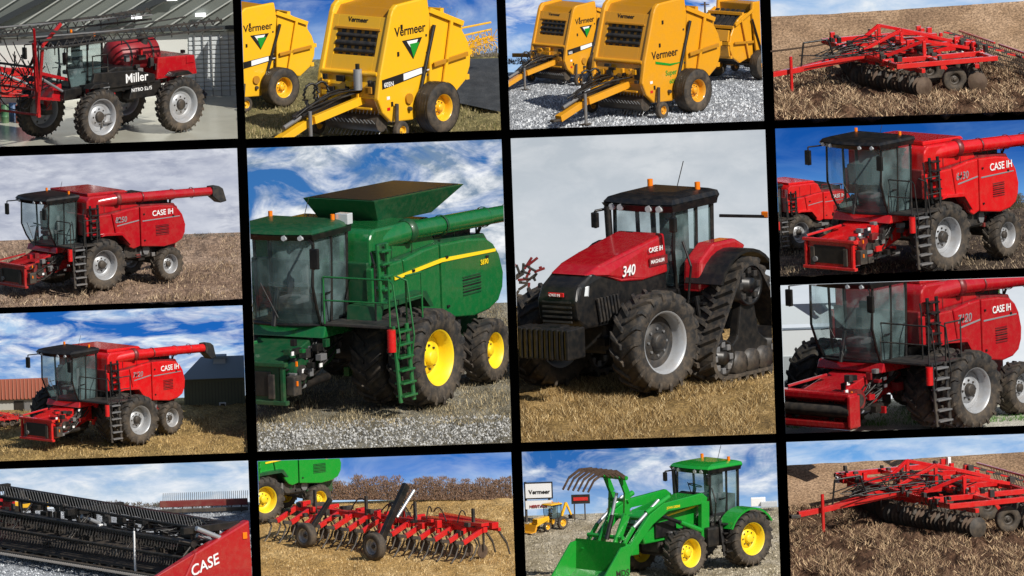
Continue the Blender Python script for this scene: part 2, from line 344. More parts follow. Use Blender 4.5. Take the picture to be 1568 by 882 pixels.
def combine(pan,s,a,at,col=RED,dark=DRED,wb=3.7,dual=False,rim=WRIM,label='',brand='CASE IH',green=False,ryr=1.25,cw=.88,auger=True,name='combine_harvester',k=.75,roof=None,ctop=3.72,wide=False,hr_=1.0):
    m=M();yo=1.45+(.88 if dual else 0);HR=DK if not green else col
    m.cyl((-wb,-ryr,.7),(-wb,ryr,.7),.12,DK);m.box((-wb,0,1.0),(.4,1.4,.5),DK)
    mark=len(m.vs)
    m.box((-1.8,0,1.5),(4.6,1.9,1.1),DK,.05)
    m.box((-4.4,0,1.25),(.9,1.9,.8),dark,.08);m.prism([(-1.1,1.0),(-3.0,1.0),(-3.1,1.5),(-1.0,1.5)],-1.2,1.2,DK)
    m.prism([(.55,2.12),(.6,2.95),(-2.2,3.1),(-4.4,2.95),(-4.75,2.6),(-4.9,1.95),(-4.6,1.5),(-2.4,1.5),(-1.35,1.6),(-1.0,2.12)],-1.38,1.38,dark,.04)
    for sy in(-1,1):
        y0,y1=(1.34,1.5) if sy>0 else(-1.5,-1.34)
        m.prism([(-.75,2.1),(-.6,2.86),(-1.4,2.96),(-2.15,2.99),(-2.15,1.5),(-1.75,1.42),(-1.5,1.5),(-1.2,1.78),(-1.0,2.0)],y0,y1,col,.05)
        m.prism([(-2.2,1.48),(-2.2,2.99),(-3.4,2.96),(-4.2,2.88),(-4.55,2.72),(-4.78,2.5),(-4.95,2.1),(-4.9,1.8),(-4.7,1.55),(-4.3,1.42),(-3.6,1.36)],y0,y1+.02*sy,col,.05)
        m.prism([(.6,2.12),(.62,2.84),(-.56,2.86),(-.7,2.12)],y0,y1,col,.04)
        if green:m.prism([(1.0,1.75),(.95,2.13),(-.95,2.2),(-1.25,1.85),(-1.1,1.85),(-.85,2.08),(.7,2.04),(.85,1.75)],sy*1.1,sy*1.8,dark,.0)
        else:
            m.prism([(.0,2.06),(-.2,2.16),(-1.0,2.12),(-1.5,1.7),(-1.45,1.6),(-.95,2.02),(-.2,2.08)],sy*1.2,sy*1.62,col,.01)
    m.prism([(-4.9,2.0),(-4.95,2.3),(-4.75,2.8),(-4.6,2.8)],-1.2,1.2,col,.03)
    m.prism([(.5,2.85),(.5,3.4),(.42,3.53),(.3,3.6),(-1.6,3.56),(-1.85,3.45),(-2.2,3.0)],-1.4,1.4,col,.06)
    for x in(-.3,-1.1):m.box((x,1.405,3.2),(.03,.02,.5),dark,0)
    if green:
        m.prism([(-1.0,3.5),(-.6,4.02),(-4.6,3.9),(-3.4,3.45)],-.85,.85,dark,.02,t=[.8,1.0,1.0,.8])
        m.prism([(-.68,4.03),(-4.5,3.915),(-4.5,3.88),(-.7,3.99)],-.75,.75,BLK,.0)
        m.prism([(.3,2.9),(-.1,2.9),(-.1,3.3),(.3,3.3)],1.4,1.46,dark);m.box((.65,.9,3.85),(.2,.3,.22),LAMP)
    else:
        m.prism([(.3,3.6),(.3,3.72),(-1.6,3.66),(-1.8,3.56)],-1.2,1.2,col,.03)
    m.box((-3.3,0,3.05),(1.9,2.3,.2),DK,.05);m.box((-3.4,-.3,3.2),(1.2,1.2,.15),BLK,.05)
    m.cyl((-2.6,.6,3.1),(-2.6,.6,3.4),.1,DK)
    rail(m,[(-2.3,1.3,3.0),(-3.2,1.3,2.95),(-4.2,1.3,2.88)],.38,dark,False)
    for i in range(7):m.box((-3.5,1.53,2.2-i*.06),(.8,.02,.025),BLK if i%2 else dark,.0)
    for x,z in((-.9,2.6),(-2.4,2.7),(-4.2,2.5),(-2.4,1.7)):m.box((x,1.54,z),(.1,.03,.05),BLK,.005)
    if auger:
        m.cyl((.1,1.15,3.3),(-.9,1.42,3.4),.22,col,18);m.lathe([(.22,-.1),(.26,-.05),(.26,.05),(.22,.1)],(-.9,1.42,3.4),dark,20,(-1,.1,0))
        m.cyl((-.9,1.42,3.4),(-4.3,1.5,3.3),.185,col,18);m.cyl((-4.3,1.5,3.3),(-6.6,1.52,3.22),.17,col,18)
        for x in(-2.3,-4.2,-5.4):m.lathe([(.2,-.04),(.215,0),(.2,.04)],(x,1.47,3.4+(x+.9)*.03),dark,18,(1,0,.02))
        m.prism([(-6.5,3.42),(-6.9,3.42),(-7.15,3.3),(-7.35,2.8),(-6.95,2.76),(-6.5,3.04)],1.3,1.72,DK if not green else BLK,.05)
        m.beam((-4.2,1.3,2.9),(-4.2,1.45,3.2),.06,.06,DK)
    if green:
        m.prism([(-.2,2.5),(-2.2,2.62),(-4.6,2.56),(-4.6,2.62),(-2.2,2.7),(-.2,2.57)],1.515,1.535,RYEL,.0)
    else:
        m.prism([(-2.3,2.50),(-3.2,2.56),(-4.6,2.54),(-4.6,2.62),(-3.2,2.64),(-2.3,2.56)],1.51,1.53,SIL,.0) if 0 else None
        m.prism([(-.8,2.36),(-2.1,2.47),(-2.1,2.51),(-.8,2.4)],1.49,1.512,SIL,.0)
        m.prism([(-2.3,2.42),(-4.6,2.44),(-4.6,2.47),(-2.3,2.46)],1.51,1.532,SIL,.0)
    for kk in range(22):
        m.box((random.uniform(-3.4,-1.1),random.uniform(.9,1.25),random.uniform(1.0,1.5)),(random.uniform(.08,.4),.12,random.uniform(.08,.3)),random.choice([DK,BLK,dark,GRY]),.01)
    m.cyl((-1.6,1.15,1.35),(-1.6,1.3,1.35),.28,DK,20);m.cyl((-2.7,1.15,1.3),(-2.7,1.28,1.3),.2,GRY,20);m.path([(-1.6,1.28,1.62),(-2.7,1.28,1.5)],.025,BLK);m.path([(-1.6,1.28,1.08),(-2.7,1.28,1.1)],.025,BLK)
    for v in m.vs[mark:]:
        if v.x<-1:v.x=-1+(v.x+1)*k
    X=lambda x:x if x>-1 else -1+(x+1)*k
    if green:m.text('S690',(X(-3.9),1.54,2.36),.15,RYEL)
    else:
        m.text(label,(-.72,1.515,2.5),.30,SIL,shear=.2,sx=.9);m.text(brand,(X(-2.9),1.54,2.58),.29 if k>.6 else .25,WHT,sx=.95 if k>.6 else .8)
    for sy in(-1,1):
        m.wheel((0,sy*1.45,1.0),1.0,.72,.56,rim,sy,18)
        if dual:m.wheel((0,sy*2.33,1.0),1.0,.72,.56,rim,sy,18)
        m.wheel((-wb,sy*ryr,.66),.66,.5,.36,rim,sy,16,st=.08)
    m.cyl((0,-yo,1),(0,yo,1),.2,DK)
    cabin(m,.62,2.15,1.8,ctop,cw,BLK,roof or (dark if green else BLK),.2,.38,fl=.22)
    m.prism([(.3,1.55),(1.7,1.55),(1.6,1.78),(.3,1.78)],-cw-.05,cw+.05,col,.03)
    yp=2.5 if dual else 1.8
    m.box((.95,(cw+yp)/2,1.82),(1.3,yp-cw,.06),DK)
    rail(m,[(1.6,.95,1.84),(1.6,yp,1.84)],.95,HR);rail(m,[(.35,yp,1.84),(.95,yp,1.84)],.95,HR)
    m.path([(1.0,1.8,1.84),(1.0,1.8,3.0),(.8,1.6,3.2)],.022,BLK,6)
    ladder(m,(1.3,yp+.05,1.85),(1.35,yp+.2,.3),.5,6,HR,GRY if not green else col)
    for g in(-.27,.27):m.path([(1.28+g,yp+.1,1.0),(1.28+g,yp+.2,1.6),(1.25+g,yp+.05,2.7),(1.25+g*.6,yp-.15,2.8)],.02,BLK if not green else col,6)
    ladder(m,(.3,1.56,3.3),(.3,1.62,2.0),.35,5,BLK if not green else col,BLK if not green else col)
    m.cyl((1.72,yp+.1,1.35),(1.72,yp+.1,1.8),.09,RED2,12)
    mk2=len(m.vs)
    m.prism([(.7,1.65),(1.5,1.55),(3.0,1.12),(3.0,.45),(2.5,.45),(.7,1.0)],-.62,.62,dark if green else col,.04)
    W=1.35 if wide else .95
    m.box((3.05,0,.8),(.1,W*1.6,.75),dark if green else col,.03)
    if wide:
        m.box((3.2,0,1.15),(.35,2*W,.2),col,.05);m.box((3.2,0,.45),(.35,2*W,.2),col,.05);m.cyl((3.25,-W,.8),(3.25,W,.8),.17,DK)
        for g in(-1,1):m.box((3.2,g*W,.8),(.4,.12,.8),col,.04)
    else:
        m.box((3.11,0,.8),(.04,1.15,.5),BLK)
    for z in(.42,1.2):m.box((3.1,0,z),(.14,W*2,.09),dark if green else col)
    for g in(-1,1):
        m.box((3.1,g*(W-.1),.8),(.1,.08,.7),dark if green else col);m.box((3.14,g*.6,.75),(.06,.14,.5),DK)
        m.cyl((1.2,g*.72,.7),(2.8,g*.72,.6),.06,SIL);m.cyl((1.2,g*.72,.7),(2.1,g*.72,.66),.09,BLK)
        m.cyl((2.4,g*.66,.95),(2.4,g*.85,.95),.28,dark,20);m.cyl((2.4,g*.85,.95),(2.4,g*.9,.95),.16,DK)
        m.cyl((1.5,g*.66,1.3),(1.5,g*.8,1.3),.2,DK,16)
        m.box((2.85,g*.95,.75),(.3,.2,.4),DK,.03)
    m.cyl((3.12,-.5,.65),(3.18,-.5,.65),.08,GRY)
    m.beam((3.0,-.9,1.28),(2.2,-.3,1.5),.08,.06,col)
    for kk in range(24):
        x=random.uniform(.9,1.5);y=random.uniform(.3,.95);m.hose((x,y,random.uniform(1.3,1.7)),(random.uniform(2.2,3.0),random.uniform(.5,1.0),random.uniform(.6,1.2)),random.uniform(.0,.35),random.uniform(.012,.028))
    for kk in range(44):
        x=random.uniform(-.9,2.9);m.box((x,random.uniform(.5,1.0),random.uniform(.6,1.6)),(random.uniform(.06,.25),random.uniform(.08,.2),random.uniform(.06,.22)),random.choice([DK,BLK,dark,GRY,col]),.01)
    for kk in range(4):m.box((random.uniform(1,2.9),.9,random.uniform(.8,1.5)),(.1,.02,.08),WHT,.0)
    for x in(1.9,1.5):m.box((2.9,1.06,x-.7),(.04,.04,.1),ORG,.005)
    return m.finish(name,pan,s,a,(0,yo,0),at)
def baler(pan,s,a,at,col=YEL,dark=DYEL,label='605N',rear=False,name='round_baler',ext=True,low=False):
    m=M()
    for sy in(-1,1):
        m.wheel((-.1,sy*1.18,.58),.58,.45,.3,col,sy,0)
        for k in range(5):m.lathe([(.585,-.02),(.585,.02)],(-.1,sy*1.18-.16+k*.08,.58),BLK,40)
        m.wheel((1.25,sy*1.22,.22),.22,.14,.11,col,sy,0)
        m.beam((1.25,sy*1.1,.22),(1.1,sy*1.0,.8),.06,.08,DK)
    m.cyl((-.1,-1.2,.58),(-.1,1.2,.58),.08,DK)
    F=[(.1,.55),(1.25,.5),(1.55,.95),(1.42,1.5),(1.02,2.7),(.82,2.92),(-.15,2.98)]
    m.prism(F,-.8,.8,dark,.03)
    for sy in(-1,1):
        y0,y1=(.78,.92) if sy>0 else(-.92,-.78)
        m.prism([(.0,.5),(.45,.34),(1.2,.38),(1.5,.62),(1.66,.95),(1.54,1.5),(1.1,2.78),(1.02,2.93),(.88,3.02),(-.2,3.06),(-.28,2.6)],y0,y1,col,.045)
        m.prism([(-.22,.95),(-.32,2.66),(-.75,2.66),(-1.1,2.48),(-1.4,2.2),(-1.6,1.9),(-1.7,1.6),(-1.66,1.3),(-1.5,1.0),(-1.1,.75)],y0*.93,y1*.96,col,.04)
        m.cyl((.2,sy*.96,1.0),(-.35,sy*.96,2.4),.045,BLK);m.cyl((.0,sy*.96,1.5),(-.35,sy*.96,2.4),.03,SIL);m.beam((-.25,sy*.93,2.75),(-1.4,sy*.93,2.3),.06,.12,col)
        m.beam((-.3,sy*.95,1.5),(-1.5,sy*.95,1.6),.05,.1,dark);m.beam((-.6,sy*.95,.9),(-1.0,sy*.95,2.5),.05,.09,col)
    m.prism([(-.2,.9),(-.3,2.6),(-.75,2.58),(-1.3,2.15),(-1.62,1.6),(-1.5,1.1),(-1.1,.8)],-.76,.76,BLK,.02)
    for k in range(6):m.box((-.9,-.65+k*.25,2.48),(1.0,.16,.05),DK,.0,rot=(0,-.6,0))
    for x,z in((-.78,2.66),(-1.4,2.2),(-1.72,1.6),(-1.6,1.05)):m.beam((x,-.85,z),(x,.85,z),.12,.12,col)
    if rear:
        for z in(1.3,1.9):m.box((-1.68,0,z),(.08,1.6,.45),col,.02,rot=(0,.25 if z>1.6 else -.15,0))
        m.prism([(-1.76,1.6),(-1.80,1.6),(-1.80,1.9),(-1.76,1.9)],-.16,.16,RED2,.0,t=[1,1,.1,.1])
    n=Vector((1.2,0,.4)).normalized()
    def fp(y,t,o=0):
        p=Vector((1.42,0,1.5)).lerp(Vector((1.02,0,2.7)),t);return p+Vector((0,y,0))+n*o
    def fq(y0,y1,t0,t1,o,th,mat,bev=.01):
        m.hexa([fp(y0,t0,o-th),fp(y1,t0,o-th),fp(y1,t0,o),fp(y0,t0,o),fp(y0,t1,o-th),fp(y1,t1,o-th),fp(y1,t1,o),fp(y0,t1,o)],mat,bev)
    fq(-.8,-.6,0,1.02,.06,.1,col);fq(.6,.8,0,1.02,.06,.1,col);fq(-.6,.6,0,.3,.06,.1,col);fq(-.6,.6,.78,1.02,.06,.1,col)
    fq(-.6,.6,.3,.78,-.02,.02,BLK,.003)
    for t,r in((.38,.05),(.52,.06),(.66,.05)):m.cyl(fp(-.58,t,.03),fp(.58,t,.03),r,DK)
    for k in range(5):fq(-.5+k*.22,-.38+k*.22,.3,.78,.01,.02,DK,.0)
    fq(-.66,.66,.76,.8,.09,.05,dark)
    m.text('Vermeer',fp(-.33,.9,.064),.16,BLK,xd=(0,1,0),yd=(-.4,0,1.2))
    m.prism([(1.6,.95),(1.48,1.5),(1.3,1.5),(1.45,.95)],-.8,.8,col,.02);m.prism([(1.3,.5),(1.6,.95),(1.5,.95),(1.2,.5)],-.78,.78,dark,.01)
    m.cyl((1.5,-.8,1.5),(1.5,.8,1.5),.06,col)
    for k in range(14):m.box((1.62,random.uniform(-.7,.7),random.uniform(.9,1.4)),(.08,random.uniform(.06,.22),random.uniform(.05,.16)),random.choice([DK,dark,BLK,col]),.01)
    m.cyl((1.35,-.75,.38),(1.35,.75,.38),.2,DK,18)
    for k in range(14):
        y=-.72+k*.11
        for t in(0,1.2,2.4,3.6,4.8):m.cyl((1.35+.2*math.cos(t),y,.38+.2*math.sin(t)),(1.35+.33*math.cos(t+.3),y,.38+.33*math.sin(t+.3)),.01,SIL,4)
    m.beam((1.75,-.8,.75),(1.75,.8,.75),.05,.05,col)
    m.beam((1.3,.38,.95),(3.0,.12,.62),.14,.18,col);m.beam((1.3,-.38,.95),(3.0,-.12,.62),.14,.18,col);m.beam((2.8,0,.66),(4.1,0,.28),.22,.17,col);m.box((4.2,0,.25),(.35,.14,.06),DK)
    m.cyl((1.4,0,.98),(3.3,0,.72),.08,BLK);m.cyl((3.3,0,.72),(3.9,0,.55),.05,GRY)
    m.cyl((3.2,.2,.85),(3.2,.2,.05),.045,GRY);m.box((3.2,.2,.03),(.25,.25,.03),DK);m.path([(3.0,-.1,.7),(2.9,-.1,1.05),(3.2,0,1.1)],.02,BLK)
    for k in range(9):m.hose((1.5,random.uniform(-.5,.5),1.1),(3.0+random.random()*.6,random.uniform(-.15,.15),.75),random.uniform(-.25,.1),.022)
    for q0 in(0,.35):
        for t in range(14):
            q=6.28*t/14;m.cyl((2.1+q0+.25*math.cos(q),-.4,1.1+.25*math.sin(q)),(2.1+q0+.25*math.cos(q+.45),-.35,1.1+.25*math.sin(q+.45)),.028,BLK,6)
    if ext:m.cyl((1.66,.35,1.15),(1.66,.35,1.62),.1,SIL,14);m.cyl((1.66,.35,1.62),(1.66,.35,1.74),.05,BLK,10)
    m.box((1.55,.7,1.2),(.15,.2,.3),BLK)
    Y=.925;dz=-.75 if low else 0
    m.text('Vermeer',(1.0 if not low else 1.25,Y,2.3+dz),.3,BLK)
    if low:
        m.prism([(1.1,1.42),(.5,1.3),(-.1,1.34),(.5,1.36),(1.1,1.49)],Y-.02,Y+.008,LGREEN,.0);m.text('Super',(.7,Y,1.05),.2,LGREEN);m.text(label,(.55,Y,.82),.16,LGREEN)
    else:
        m.prism([(.75,2.18),(.05,2.18),(.38,1.72)],Y-.02,Y+.006,BLK,.0);m.prism([(.6,2.15),(.2,2.15),(.39,1.9)],Y-.02,Y+.012,WHT,.0);m.prism([(.5,2.08),(.16,2.08),(.38,1.75)],Y-.02,Y+.016,LGREEN,.0)
        m.prism([(1.5,1.17),(-.1,1.36),(-.1,1.52),(1.5,1.38)],Y-.02,Y+.006,BLK,.0)
        m.prism([(.75,1.28),(.1,1.36),(.1,1.49),(.75,1.43)],Y-.02,Y+.01,WHT,.0)
        m.text(label,(1.45,Y+.012,1.21),.15,WHT);m.text('Vermeer',(.06,Y+.012,1.4),.06,WHT)
    for z in(.8,1.9,2.5):m.box((1.18-(z-.8)*.25,Y,z),(.06,.03,.1),BLK,.003)
    for z in(1.0,1.3,1.8,2.2):m.box((-.1,Y,z),(.05,.02,.05),DK,.003)
    m.cyl((.6,Y,.85),(.6,Y+.05,.85),.12,dark) if not low else None;m.cyl((.6,Y,.62),(.6,Y+.07,.62),.05,DK)
    for z,c in((.95,WHT),(.7,RED2)):m.box((1.3,Y,z),(.1,.01,.07),c,.0)
    return m.finish(name,pan,s,a,(-.1,1.18,0),at)
def hullpts(circs,n=24):
    pts=[]
    for x,z,r in circs:
        for i in range(n):
            t=6.28318*i/n;pts.append((x+r*math.cos(t),z+r*math.sin(t)))
    pts=sorted(set(pts));
    def half(ps):
        h=[]
        for p in ps:
            while len(h)>1 and (h[-1][0]-h[-2][0])*(p[1]-h[-2][1])-(h[-1][1]-h[-2][1])*(p[0]-h[-2][0])<=0:h.pop()
            h.append(p)
        return h
    return half(pts)[:-1]+half(pts[::-1])[:-1]
def track(m,xc,y0,y1,sg):
    circs=[(xc,1.5,.4),(xc+.8,.42,.36),(xc-.8,.42,.36)]
    H=hullpts(circs);n=len(H);L=[0]
    for i in range(n):L.append(L[-1]+math.dist(H[i],H[(i+1)%n]))
    vs=[];
    for y in(y0,y1):
        for p in H:vs.append((p[0],y,p[1]))
    for y in(y0,y1):
        for p in H:
            d=Vector((xc-p[0],.8-p[1])).normalized()*.08;vs.append((p[0]+d.x,y,p[1]+d.y))
    fs=[]
    for i in range(n):
        j=(i+1)%n
        fs+=[(i,j,n+j,n+i),(2*n+i,3*n+i,3*n+j,2*n+j),(i,2*n+i,2*n+j,j),(n+i,n+j,3*n+j,3*n+i)]
    m.add(vs,fs,RUB)
    tot=L[-1];K=30;ym=(y0+y1)/2
    def atl(d):
        d%=tot
        for i in range(n):
            if L[i+1]>=d:
                t=(d-L[i])/max(1e-6,L[i+1]-L[i]);a=H[i];b=H[(i+1)%n];tx=Vector((b[0]-a[0],b[1]-a[1])).normalized()
                return Vector((a[0]+(b[0]-a[0])*t,a[1]+(b[1]-a[1])*t)),tx
    for k in range(K):
        for side in(0,1):
            d0=(k+.5*side)*tot/K;yb=y0 if side==0 else y1;q=[]
            for d,y in((d0,ym),(d0+.14,yb)):
                p,t=atl(d);nr=Vector((t.y,-t.x))
                for e,h in((-.05,-.01),(.05,-.01),(.035,.07),(-.035,.07)):
                    q.append((p.x+t.x*e+nr.x*h,y,p.y+t.y*e+nr.y*h))
            m.add(q,[(0,1,2,3),(4,5,6,7),(0,1,5,4),(1,2,6,5),(2,3,7,6),(3,0,4,7)],RUB)
    for x,z,r in circs:
        m.lathe([(r-.06,y0+.05),(r-.07,y1-.02),(r-.12,y1-.04),(r*.7,y1-.12),(r*.3,y1-.12),(r*.3,y1),(0,y1)],(x,0,z),BLK,30)
        for k in range(8):
            t=k*.785;m.box((x+(r*.6)*math.cos(t),y1-.08,z+(r*.6)*math.sin(t)),(.1,.1,.1),GRY if z<1 else DK)
    for x in(-.35,0,.35):m.lathe([(.2,y0+.05),(.2,y1-.02),(.1,y1-.02),(.08,y1),(0,y1)],(xc+x,0,.27),DK,20)
    m.prism([(xc-.8,.35),(xc+.8,.35),(xc+.3,.7),(xc+.15,1.4),(xc-.15,1.4),(xc-.3,.7)],ym,y1-.1,BLK,.03)
def tractor(pan,s,a,at,col,name,tracks=False,fr=.8,rr_=.95,rim=WRIM,yt=1.05,loader=False,wb=3.0,label='340',green=False,lugs=18,cabx=(-2.75,-1.35),cw=.72,ctop=3.15):
    m=M()
    for sy in(-1,1):
        m.wheel((0,sy*yt,fr),fr,.55,fr*.6,rim,sy,lugs,st=-.12 if not green else .05,dish=DK if tracks else None)
        if tracks:track(m,-wb,sy*.95 if sy>0 else -1.5,1.5 if sy>0 else -.95,sy)
        else:m.wheel((-wb,sy*(yt+.05),rr_),rr_,.6,rr_*.58,rim,sy,20)
    m.cyl((0,-yt,fr),(0,yt,fr),.13,DK);m.cyl((-wb,-yt,fr+.1),(-wb,yt,fr+.1),.18,DK);m.box((0,0,fr+.05),(.5,1.1,.35),BLK,.05)
    m.box((-1.2,0,1.0),(3.2,.7,.7),DK,.05)
    if tracks:
        xe=cabx[1]
        m.prism([(1.0,1.12),(1.2,1.3),(1.26,1.62),(1.14,1.86),(.8,2.02),(.1,2.12),(.1,1.12)],-.47,.47,BLK,.07,t=[.8,.86,.84,.78,.86,.97,.97])
        m.prism([(.15,1.05),(.2,1.92),(xe,1.82),(xe,1.05)],-.46,.46,BLK,.03)
        m.prism([(.92,2.0),(.55,2.13),(.0,2.23),(xe,2.42),(xe,1.78),(-.5,1.74),(.1,1.80),(.5,1.93)],-.5,.5,col,.05,t=[.72,.78,.85,.9,1,1,1,.92])
        for z in(1.28,1.36,1.44,1.52,1.60):m.box((1.25-.03*abs(z-1.5),0,z),(.03,.56,.03),DK,.0)
        for sy in(-1,1):
            m.hexa([(1.14,sy*.30,1.66),(1.19,sy*.30,1.68),(.98,sy*.425,1.68),(.93,sy*.41,1.66),(1.13,sy*.30,1.80),(1.17,sy*.30,1.8),(.95,sy*.42,1.84),(.9,sy*.41,1.84)],LAMP,.01)
            for i in range(7):m.box((.72-i*.09,sy*.465,1.42),(.045,.03,.4),DK,.0,rot=(0,.2,0))
        m.box((1.265,.0,1.72),(.03,.3,.07),RED2,.01);m.text('CASE IH',(1.285,-.13,1.695),.06,WHT,xd=(0,1,0))
        m.box((1.38,0,1.0),(.3,.5,.5),BLK,.05)
        for i in range(11):m.box((1.5,-.5+i*.1,.98),(.5,.075,.5),BLK,.025)
        m.text(label,(.12,.515,1.88),.24,WHT,shear=.2);m.text('CASE IH',(xe+.55,.515,2.17),.11,WHT);m.text('MAGNUM',(xe+.5,.512,1.98),.085,WHT);m.box((xe+.28,.508,2.01),(.5,.01,.14),DRED,0)
        m.box((-.5,.6,1.25),(.5,.3,.5),BLK,.08);m.cyl((-.85,.58,1.1),(-.85,.58,1.55),.12,BLK)
    else:
        m.prism([(.95,.95),(1.08,1.35),(1.0,1.68),(.7,1.86),(-.2,2.02),(-1.35,2.12),(-1.35,1.3),(.0,1.0)],-.46,.46,col,.06,t=[.8,.85,.78,.78,.9,1,1,1])
        for z in(1.1,1.2,1.3,1.4,1.5):m.box((1.06,0,z),(.06,.5,.05),BLK,.0)
        m.box((1.05,.22,1.58),(.06,.16,.09),LAMP);m.box((1.05,-.22,1.58),(.06,.16,.09),LAMP)
        m.prism([(.6,1.1),(.6,1.5),(-.2,1.55),(-.2,1.1)],-.47,.47,BLK,.01);m.prism([(.3,1.68),(-1.3,1.88),(-1.3,1.83),(.3,1.64)],-.5,.5,RYEL,.0)
        m.box((1.2,0,.85),(.3,.5,.35),col,.04)
    m.box((-.9,.55,1.0),(.7,.4,.5),BLK,.06)
    x0,x1=cabx
    cabin(m,x0,x1,1.5,ctop,cw,BLK,BLK if tracks else col,.2,.12,mir=.6)
    m.prism([(x0,1.3),(x1+.1,1.3),(x1+.1,1.5),(x0,1.5)],-cw-.02,cw+.02,BLK,.03)
    m.prism([(x1+.05,1.25),(x1+.3,1.25),(x1+.2,2.1),(x1+.02,2.15)],-.4,.4,BLK)
    for sy in(-1,1):
        R_=.84 if tracks else rr_+.1;cz=1.25 if tracks else rr_;pts=[]
        for i in range(11):
            t=R(25)+R(125)*i/10;pts.append((-wb+R_*1.02*math.cos(t),cz+R_*math.sin(t)))
        inner=[(-wb+(x+wb)*.94,cz+(z-cz)*.94) for x,z in pts[::-1]]
        y0,y1=(.72,1.45 if tracks else 1.3)
        q=pts+inner;k=len(pts)
        vs=[(x,sy*y,z) for y in(y0,y1) for x,z in q];nn=len(q)
        m.add(vs,[(i,(i+1)%nn,nn+(i+1)%nn,nn+i) for i in range(nn)]+[(i,i+1,nn-2-i,nn-1-i) for i in range(k-1)]+[(nn+i,nn+i+1,nn+nn-2-i,nn+nn-1-i) for i in range(k-1)],col if not tracks else BLK)
        if tracks:m.prism([(-wb+.75,1.45),(-wb+.7,1.95),(-wb+.3,2.2),(-wb-.3,2.2),(-wb-.6,2.05),(-wb-.1,1.6)],.66 if sy>0 else -1.0,1.0 if sy>0 else -.66,col,.06)
    m.path([(x1+.15,-.5,1.6),(x1+.15,-.55,ctop-.2)],.06,BLK)
    ladder(m,(x1-.35,.95,1.4),(x1-.3,1.15,.4),.45,4,BLK,BLK)
    m.box((x1-.1,.75,.95),(.9,.4,.55),BLK,.06)
    m.path([(x1,.85,1.2),(x1,.95,1.9),(x1,.8,2.3)],.02,BLK)
    if tracks:
        m.beam((-wb-.3,.7,2.55),(-wb-.5,1.5,2.55),.04,.05,BLK);m.box((-wb-.5,1.55,2.58),(.06,.3,.1),ORG)
    for k in range(26):m.box((random.uniform(-1.6,.4),random.uniform(.3,.6),random.uniform(.65,1.25)),(random.uniform(.08,.3),.15,random.uniform(.06,.25)),random.choice([DK,BLK,GRY]),.01)
    for k in range(8):m.hose((random.uniform(-1.2,-.4),.5,1.3),(random.uniform(-.2,.4),.5,.9),.15,.02)
    if loader:
        for sy in(-1,1):
            y=sy*.72
            m.beam((-1.0,y,.9),(-1.05,y,1.95),.14,.3,col)
            m.prism([(-1.15,2.05),(-.95,2.2),(.55,2.1),(1.1,1.85),(2.15,.85),(2.05,.65),(1.0,1.55),(.4,1.85),(-1.1,1.9)],y-.06,y+.06,col,.02)
            m.cyl((-.9,y,1.15),(.6,y,1.75),.055,BLK);m.cyl((-.9,y,1.15),(-.1,y,1.48),.08,col)
            m.cyl((.7,y,2.2),(1.7,y,1.55),.05,SIL);m.cyl((.3,y,2.25),(1.2,y,1.9),.075,col);m.beam((1.7,y,1.55),(2.3,y,.9),.08,.1,col)
            if sy>0:m.text('JOHN DEERE',(.45,.785,1.92),.09,RYEL)
        m.cyl((1.0,-.7,1.7),(1.0,.7,1.7),.08,col)
        bw=1.0
        m.prism([(2.15,1.15),(2.3,1.2),(2.35,.35),(2.7,.12),(3.35,.02),(3.35,.0),(2.6,.04),(2.2,.3)],-bw,bw,col,.0)
        for sy in(-1,1):
            m.prism([(2.15,1.15),(2.5,1.1),(3.4,.12),(3.35,.0),(2.6,.04),(2.2,.3)],sy*bw-.03,sy*bw+.03,col,.01)
        m.box((3.4,0,.02),(.2,2.0,.03),SIL)
        m.text('MDS',(2.75,1.035,.3),.26,BLK)
        for y in(-.1,.5):
            g=[(2.2,1.1),(1.75,1.9),(1.7,2.5),(1.95,3.05)]
            for i,(p,q) in enumerate(zip(g,g[1:])):
                m.beam((p[0],y,p[1]),(q[0],y,q[1]),.07,.24-.03*i,col,.005)
        for y in(-.3,-.1,.1,.3,.5,.7):
            g=[(1.9,2.95),(2.3,3.2),(2.75,3.22),(3.15,3.05),(3.4,2.75)]
            for i,(p,q) in enumerate(zip(g,g[1:])):m.beam((p[0],y,p[1]),(q[0],y,q[1]),.04,.11-.02*i,RST,.004)
        m.cyl((1.93,-.35,2.97),(1.93,.75,2.97),.06,col);m.cyl((1.72,-.2,2.3),(1.72,.6,2.3),.05,col);m.cyl((2.1,-.7,1.3),(2.1,.7,1.3),.06,col)
        m.cyl((2.25,.2,1.25),(1.8,.2,2.5),.045,SIL);m.cyl((2.25,.2,1.25),(2.0,.2,1.9),.065,BLK)
    return m.finish(name,pan,s,a,(0,yt,0),at)
